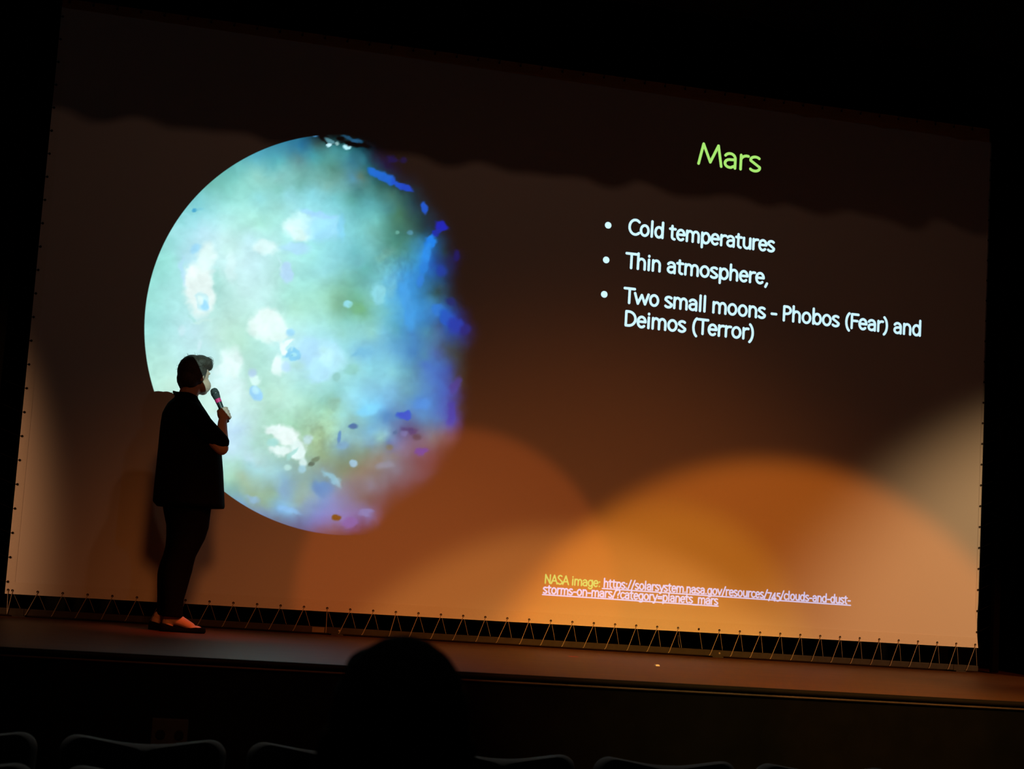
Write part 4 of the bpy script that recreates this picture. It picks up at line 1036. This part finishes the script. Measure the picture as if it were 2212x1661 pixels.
# lettering: one-line strokes, cap height 1
def arc(cx, cz, rx, rz, a0, a1, n=12):
    return [(cx+rx*math.cos(math.radians(a0+(a1-a0)*k/n)), cz+rz*math.sin(math.radians(a0+(a1-a0)*k/n))) for k in range(n+1)]
XH = 0.70
def bowl(cx, rx=0.235):
    return arc(cx, XH/2, rx, XH/2, 0, 360, 20)
def arch(x0, x1):
    m_ = 0.5*(x0+x1)
    return [(x0, 0.42)]+arc(m_, 0.42, (x1-x0)/2, XH-0.42, 180, 0, 10)+[(x1, 0)]
def s_shape(w, h):
    return arc(w*0.52, h*0.755, w*0.40, h*0.245, 40, 190, 9)+[(w*0.5, h*0.51)]+arc(w*0.48, h*0.250, w*0.42, h*0.25, 10, -145, 10)
G = {
 ' ': (0.30, []), 'M': (0.98, [[(0.04, 0), (0.20, 1), (0.49, 0.14), (0.78, 1), (0.92, 0)]]),
 'a': (0.60, [arc(0.27, 0.46, 0.21, 0.24, 150, 0, 9)+[(0.48, 0)], [(0.48, 0.42), (0.30, 0.40)]+arc(0.27, 0.205, 0.19, 0.195, 95, 285, 10)+[(0.48, 0.12)]]),
 'r': (0.42, [[(0.10, 0), (0.10, XH)], [(0.10, 0.44)]+arc(0.33, 0.44, 0.23, 0.25, 170, 75, 6)]),
 's': (0.50, [s_shape(0.48, XH)]), 'S': (0.58, [s_shape(0.56, 1.0)]),
 'C': (0.70, [arc(0.42, 0.5, 0.36, 0.50, 48, 312, 18)]), 'c': (0.52, [arc(0.30, XH/2, 0.24, XH/2, 50, 310, 14)]),
 'o': (0.64, [bowl(0.31)]), 'l': (0.27, [[(0.12, 0), (0.12, 1.04)]]), 'i': (0.27, [[(0.12, 0), (0.12, XH)], [(0.12, 0.93), (0.12, 0.96)]]),
 'd': (0.65, [bowl(0.29, 0.22), [(0.52, 0), (0.52, 1.04)]]), 'b': (0.65, [bowl(0.35, 0.22), [(0.11, 0), (0.11, 1.04)]]),
 't': (0.43, [[(0.17, 0.90), (0.17, 0.18)]+arc(0.32, 0.17, 0.15, 0.17, 190, 275, 6), [(0.03, XH), (0.37, XH)]]),
 'e': (0.58, [[(0.07, 0.37), (0.51, 0.37)]+arc(0.29, XH/2, 0.225, XH/2, 5, 312, 16)]),
 'm': (0.95, [[(0.10, 0), (0.10, XH)], arch(0.10, 0.47), arch(0.47, 0.84)]), 'n': (0.62, [[(0.10, 0), (0.10, XH)], arch(0.10, 0.50)]),
 'h': (0.62, [[(0.10, 0), (0.10, 1.04)], arch(0.10, 0.50)]), 'u': (0.62, [[(0.10, XH), (0.10, 0.28)]+arc(0.30, 0.28, 0.20, 0.28, 180, 360, 10)+[(0.50, XH)], [(0.51, XH), (0.51, 0)]]),
 'p': (0.65, [bowl(0.35, 0.22), [(0.11, -0.30), (0.11, XH)]]), 'g': (0.62, [bowl(0.29, 0.22), [(0.51, XH), (0.51, -0.06)]+arc(0.29, -0.06, 0.22, 0.24, 0, -150, 8)]),
 'T': (0.62, [[(0.02, 0.97), (0.62, 0.97)], [(0.32, 0.97), (0.32, 0)]]), 'P': (0.60, [[(0.11, 0), (0.11, 0.97), (0.28, 0.97)]+arc(0.28, 0.72, 0.24, 0.25, 90, -90, 10)+[(0.11, 0.47)]]),
 'F': (0.54, [[(0.11, 0), (0.11, 0.97), (0.52, 0.97)], [(0.11, 0.52), (0.46, 0.52)]]),
 'D': (0.74, [[(0.11, 0.02), (0.11, 0.97), (0.26, 0.97)]+arc(0.26, 0.495, 0.40, 0.475, 90, -90, 14)+[(0.11, 0.02)]]),
 'N': (0.76, [[(0.11, 0), (0.11, 1), (0.63, 0), (0.63, 1)]]), 'A': (0.70, [[(0.02, 0), (0.34, 1), (0.66, 0)], [(0.13, 0.33), (0.55, 0.33)]]),
 'w': (0.88, [[(0.03, XH), (0.22, 0.02), (0.44, 0.62), (0.65, 0.02), (0.84, XH)]]), 'v': (0.56, [[(0.03, XH), (0.27, 0.02), (0.52, XH)]]),
 'y': (0.56, [[(0.03, XH), (0.28, 0.04)], [(0.53, XH), (0.20, -0.30), (0.08, -0.30)]]),
 '(': (0.36, [arc(0.46, 0.40, 0.34, 0.68, 118, 242, 10)]), ')': (0.36, [arc(-0.10, 0.40, 0.34, 0.68, 62, -62, 10)]),
 '-': (0.42, [[(0.06, 0.36), (0.34, 0.36)]]), ',': (0.26, [[(0.15, 0.03), (0.06, -0.20)]]), '.': (0.26, [[(0.12, 0.03), (0.12, 0.05)]]), ':': (0.26, [[(0.12, 0.03), (0.12, 0.06)], [(0.12, 0.55), (0.12, 0.58)]]),
 '/': (0.44, [[(0.02, -0.16), (0.40, 1.04)]]), '_': (0.56, [[(0.0, -0.20), (0.54, -0.20)]]), '=': (0.58, [[(0.08, 0.27), (0.50, 0.27)], [(0.08, 0.50), (0.50, 0.50)]]),
 '?': (0.46, [arc(0.20, 0.75, 0.19, 0.25, 150, -60, 10)+[(0.20, 0.45), (0.20, 0.30)], [(0.20, 0.03), (0.20, 0.05)]]),
 '7': (0.52, [[(0.03, XH-0.02), (0.48, XH-0.02), (0.18, -0.28)]]), '4': (0.58, [[(0.40, -0.28), (0.40, XH), (0.04, 0.02), (0.54, 0.02)]]),
 '5': (0.52, [[(0.45, XH-0.02), (0.14, XH-0.02), (0.11, 0.36)]+arc(0.20, 0.05, 0.27, 0.32, 95, -110, 12)]),
}
# (text, x from, x to, baseline, cap height, stroke, light colour)
LINES = [
 ('Mars', 4.403, 4.873, 3.311, 0.148, 0.0200, (0.36, 0.74, 0.150)),
 ('Cold temperatures', 3.910, 5.008, 2.741, 0.104, 0.0185, (0.58, 0.88, 1.0)),
 ('Thin atmosphere,', 3.905, 4.972, 2.500, 0.104, 0.0185, (0.58, 0.88, 1.0)),
 ('Two small moons - Phobos (Fear) and', 3.905, 6.192, 2.252, 0.104, 0.0185, (0.58, 0.88, 1.0)),
 ('Deimos (Terror)', 3.915, 4.882, 2.090, 0.104, 0.0185, (0.58, 0.88, 1.0)),
 ('NASA image:', 3.448, 3.842, 0.271, 0.058, 0.0095, (0.13, 0.50, 0.10)),
 ('https://solarsystem.nasa.gov/resources/745/clouds-and-dust-', 3.868, 5.710, 0.272, 0.056, 0.0100, (0.27, 0.46, 0.80)),
 ('storms-on-mars/?category=planets_mars', 3.442, 4.705, 0.204, 0.056, 0.0100, (0.27, 0.46, 0.80)),
]
def line_strokes(text, x0, x1, zb, cap):
    tot = sum(G[ch][0] for ch in text)
    sx = (x1-x0)/(tot-0.10)
    out, pen = [], 0.0
    for ch in text:
        adv, st_ = G[ch]
        for pl_ in st_:
            out.append([(x0+(pen+px-0.06)*sx, zb+pz*cap) for px, pz in pl_])
        pen += adv
    return out
# one watertight sheet of film, finer where lettering or planet lie
def axis(ranges, lo_, hi_, coarse):
    ticks = {round(lo_, 5), round(hi_, 5)}
    for a, b_, st_ in ranges:
        k = max(1, round((b_-a)/st_))
        ticks |= {round(a+(b_-a)*i/k, 5) for i in range(k+1)}
    t = sorted(ticks)
    out = [t[0]]
    for v in t[1:]:
        g_ = v-out[-1]
        if g_ < 0.0012:
            continue
        k = max(1, math.ceil(g_/coarse-1e-6))
        out += [out[-1]+g_*(i+1)/k for i in range(k)] if k > 1 else [v]
    return np.array(out)
ax_x = axis([(0.64, 3.05, 0.0075), (3.42, 6.215, 0.0040)], SX0, SX1, 0.1)
ax_z = axis([(0.165, 0.345, 0.0034), (2.04, 2.22, 0.0042), (2.2205, 2.375, 0.0042), (2.460, 2.62, 0.0042), (2.705, 2.862, 0.0042), (3.295, 3.475, 0.005),
             (0.3450, 2.04, 0.0075), (2.375, 2.460, 0.0075), (2.62, 2.705, 0.0075), (2.862, 3.295, 0.0075)], SZ0, SZ1, 0.1)
GX, GZ = np.meshgrid(ax_x, ax_z)
nx, nz = len(ax_x), len(ax_z)
gx, gz = GX.ravel(), GZ.ravel()
ink = np.full((nz, nx), -0.05)
inkcol = np.zeros((nz, nx, 3))
def draw(strokes, half, col):
    for pl_ in strokes:
        pa = np.array(pl_)
        x0_, x1_ = pa[:, 0].min()-half-0.012, pa[:, 0].max()+half+0.012
        z0_, z1_ = pa[:, 1].min()-half-0.012, pa[:, 1].max()+half+0.012
        i0, i1 = np.searchsorted(ax_x, [x0_, x1_])
        j0, j1 = np.searchsorted(ax_z, [z0_, z1_])
        if i1 <= i0 or j1 <= j0:
            continue
        qx, qz = GX[j0:j1, i0:i1], GZ[j0:j1, i0:i1]
        best = np.full(qx.shape, 9.0)
        for (ax_, az_), (bx_, bz_) in zip(pl_, pl_[1:]):
            dx, dz = bx_-ax_, bz_-az_
            L2 = dx*dx+dz*dz+1e-12
            t = np.clip(((qx-ax_)*dx+(qz-az_)*dz)/L2, 0, 1)
            best = np.minimum(best, np.hypot(qx-ax_-t*dx, qz-az_-t*dz))
        sd = half-best
        cur = ink[j0:j1, i0:i1]
        up = sd > cur
        inkcol[j0:j1, i0:i1][up] = col
        ink[j0:j1, i0:i1] = np.maximum(cur, sd)
for text, x0_, x1_, zb, cap, wd, col in LINES:
    draw(line_strokes(text, x0_, x1_, zb, cap), wd/2, col)
for x_, z_ in ((3.752, 2.783), (3.752, 2.536), (3.752, 2.292)):
    draw([[(x_, z_), (x_+0.0005, z_)]], 0.0235, (0.60, 0.90, 1.0))
for x0_, x1_, z_ in ((3.858, 5.712, 0.2615), (3.436, 4.708, 0.1935)):
    draw([[(x0_, z_), (x1_, z_)]], 0.0042, (0.27, 0.46, 0.80))
limb = PR-np.hypot(gx-PC[0], gz-PC[1])
tint = np.zeros((len(gx), 3))
near = np.where((limb > -0.03) & (gx < 3.1))[0]
tint[near] = planet(gx[near], gz[near])
# vertices: every film point lies on the ray from the lamp to its point on the screen
c_, s_ = math.cos(TILT), math.sin(TILT)
zf = gz-0.006*gx
fx, fy_, fz = (gx-LENS.x)*FILM, np.full(len(gx), -LENS.y*FILM), (zf-LENS.z)*FILM
co = np.stack([c_*fx+s_*fz, fy_, -s_*fx+c_*fz], 1).astype(np.float32)
ii, jj = np.meshgrid(np.arange(nx-1), np.arange(nz-1))
a_ = (jj*nx+ii).ravel()
quads = np.stack([a_, a_+1, a_+nx+1, a_+nx], 1).astype(np.int32)
me = bpy.data.meshes.new('slide_film')
me.vertices.add(len(co))
me.vertices.foreach_set('co', co.ravel())
me.loops.add(quads.size)
me.loops.foreach_set('vertex_index', quads.ravel())
me.polygons.add(len(quads))
me.polygons.foreach_set('loop_start', np.arange(0, quads.size, 4, dtype=np.int32))
me.polygons.foreach_set('loop_total', np.full(len(quads), 4, dtype=np.int32))
me.update()
def attr(name, arr, kind):
    at = me.attributes.new(name, kind, 'POINT')
    if kind == 'FLOAT':
        at.data.foreach_set('value', arr.astype(np.float32).ravel())
    else:
        at.data.foreach_set('color', np.concatenate([arr, np.ones((len(arr), 1))], 1).astype(np.float32).ravel())
attr('tint', tint, 'FLOAT_COLOR')
attr('ink_colour', inkcol.reshape(-1, 3), 'FLOAT_COLOR')
attr('ink', ink.ravel(), 'FLOAT')
attr('limb', limb, 'FLOAT')
fm = bpy.data.materials.new('slide_film')
fm.use_nodes = True
nt = fm.node_tree
nt.nodes.clear()
def node(t, **kw):
    n_ = nt.nodes.new(t)
    for k, v in kw.items():
        setattr(n_, k, v)
    return n_
def att(nm):
    return node('ShaderNodeAttribute', attribute_name=nm)
def ramp(src, e0, e1):
    r_ = node('ShaderNodeMapRange', interpolation_type='SMOOTHSTEP')
    r_.inputs['From Min'].default_value = e0
    r_.inputs['From Max'].default_value = e1
    nt.links.new(src, r_.inputs['Value'])
    return r_.outputs['Result']
def vmix(fac, a, b_):
    m_ = node('ShaderNodeMix', data_type='RGBA')
    nt.links.new(fac, m_.inputs[0])
    for sock, v in ((m_.inputs[6], a), (m_.inputs[7], b_)):
        if isinstance(v, tuple):
            sock.default_value = (*v, 1)
        else:
            nt.links.new(v, sock)
    return m_.outputs[2]
pic = vmix(ramp(att('limb').outputs['Fac'], -0.002, 0.005), (0.0, 0.0, 0.0), att('tint').outputs['Color'])
pic = vmix(ramp(att('ink').outputs['Fac'], -0.0022, 0.0022), pic, att('ink_colour').outputs['Color'])
add = node('ShaderNodeMix', data_type='RGBA', blend_type='ADD')
add.inputs[0].default_value = 1.0
nt.links.new(pic, add.inputs[6])
add.inputs[7].default_value = (0.0010, 0.0012, 0.0012, 1)     # a lamp never projects full black
tr = node('ShaderNodeBsdfTransparent')
nt.links.new(add.outputs[2], tr.inputs['Color'])
mo = node('ShaderNodeOutputMaterial')
nt.links.new(tr.outputs[0], mo.inputs['Surface'])
me.materials.append(fm)
link_data('slide_film', me, pj)
# mount round the film and the casing
yF = -LENS.y*FILM
def film_pt(X, Z, dy=0.0):
    return LW+Matrix.Rotation(TILT, 3, 'Y') @ Vector(((X-LENS.x)*FILM, yF+dy, (Z-0.006*X-LENS.z)*FILM))
V = [LW+Matrix.Rotation(TILT, 3, 'Y') @ Vector(v) for v in [(-0.30, yF-0.0004, -0.30), (0.30, yF-0.0004, -0.30), (0.30, yF-0.0004, 0.22), (-0.30, yF-0.0004, 0.22)]]
V += [film_pt(SX0+0.012, SZ0+0.012, -0.0004), film_pt(SX1-0.012, SZ0+0.012, -0.0004), film_pt(SX1-0.012, SZ1-0.012, -0.0004), film_pt(SX0+0.012, SZ1-0.012, -0.0004)]
mesh('front_plate', V, [(0, 1, 5, 4), (1, 2, 6, 5), (2, 3, 7, 6), (3, 0, 4, 7)], 'casing', pj)
bx0, bx1, by0, by1, bz0, bz1 = -0.30, 0.30, -0.30, yF-0.0004, -0.30, 0.22
V, Fc = box_geo(bx0, bx1, by0, by1, bz0, bz1)
mesh('casing', [LW+Vector(v) for v in V], [q for q in Fc if q != (2, 3, 7, 6)], 'casing', pj)
V, Fc = tube_geo([LW+Vector((0, -0.05, 0.22)), Vector((LW.x, LW.y-0.05, CEIL))], 0.03, 12)
mesh('ceiling_pole', V, Fc, 'seat_metal', pj)
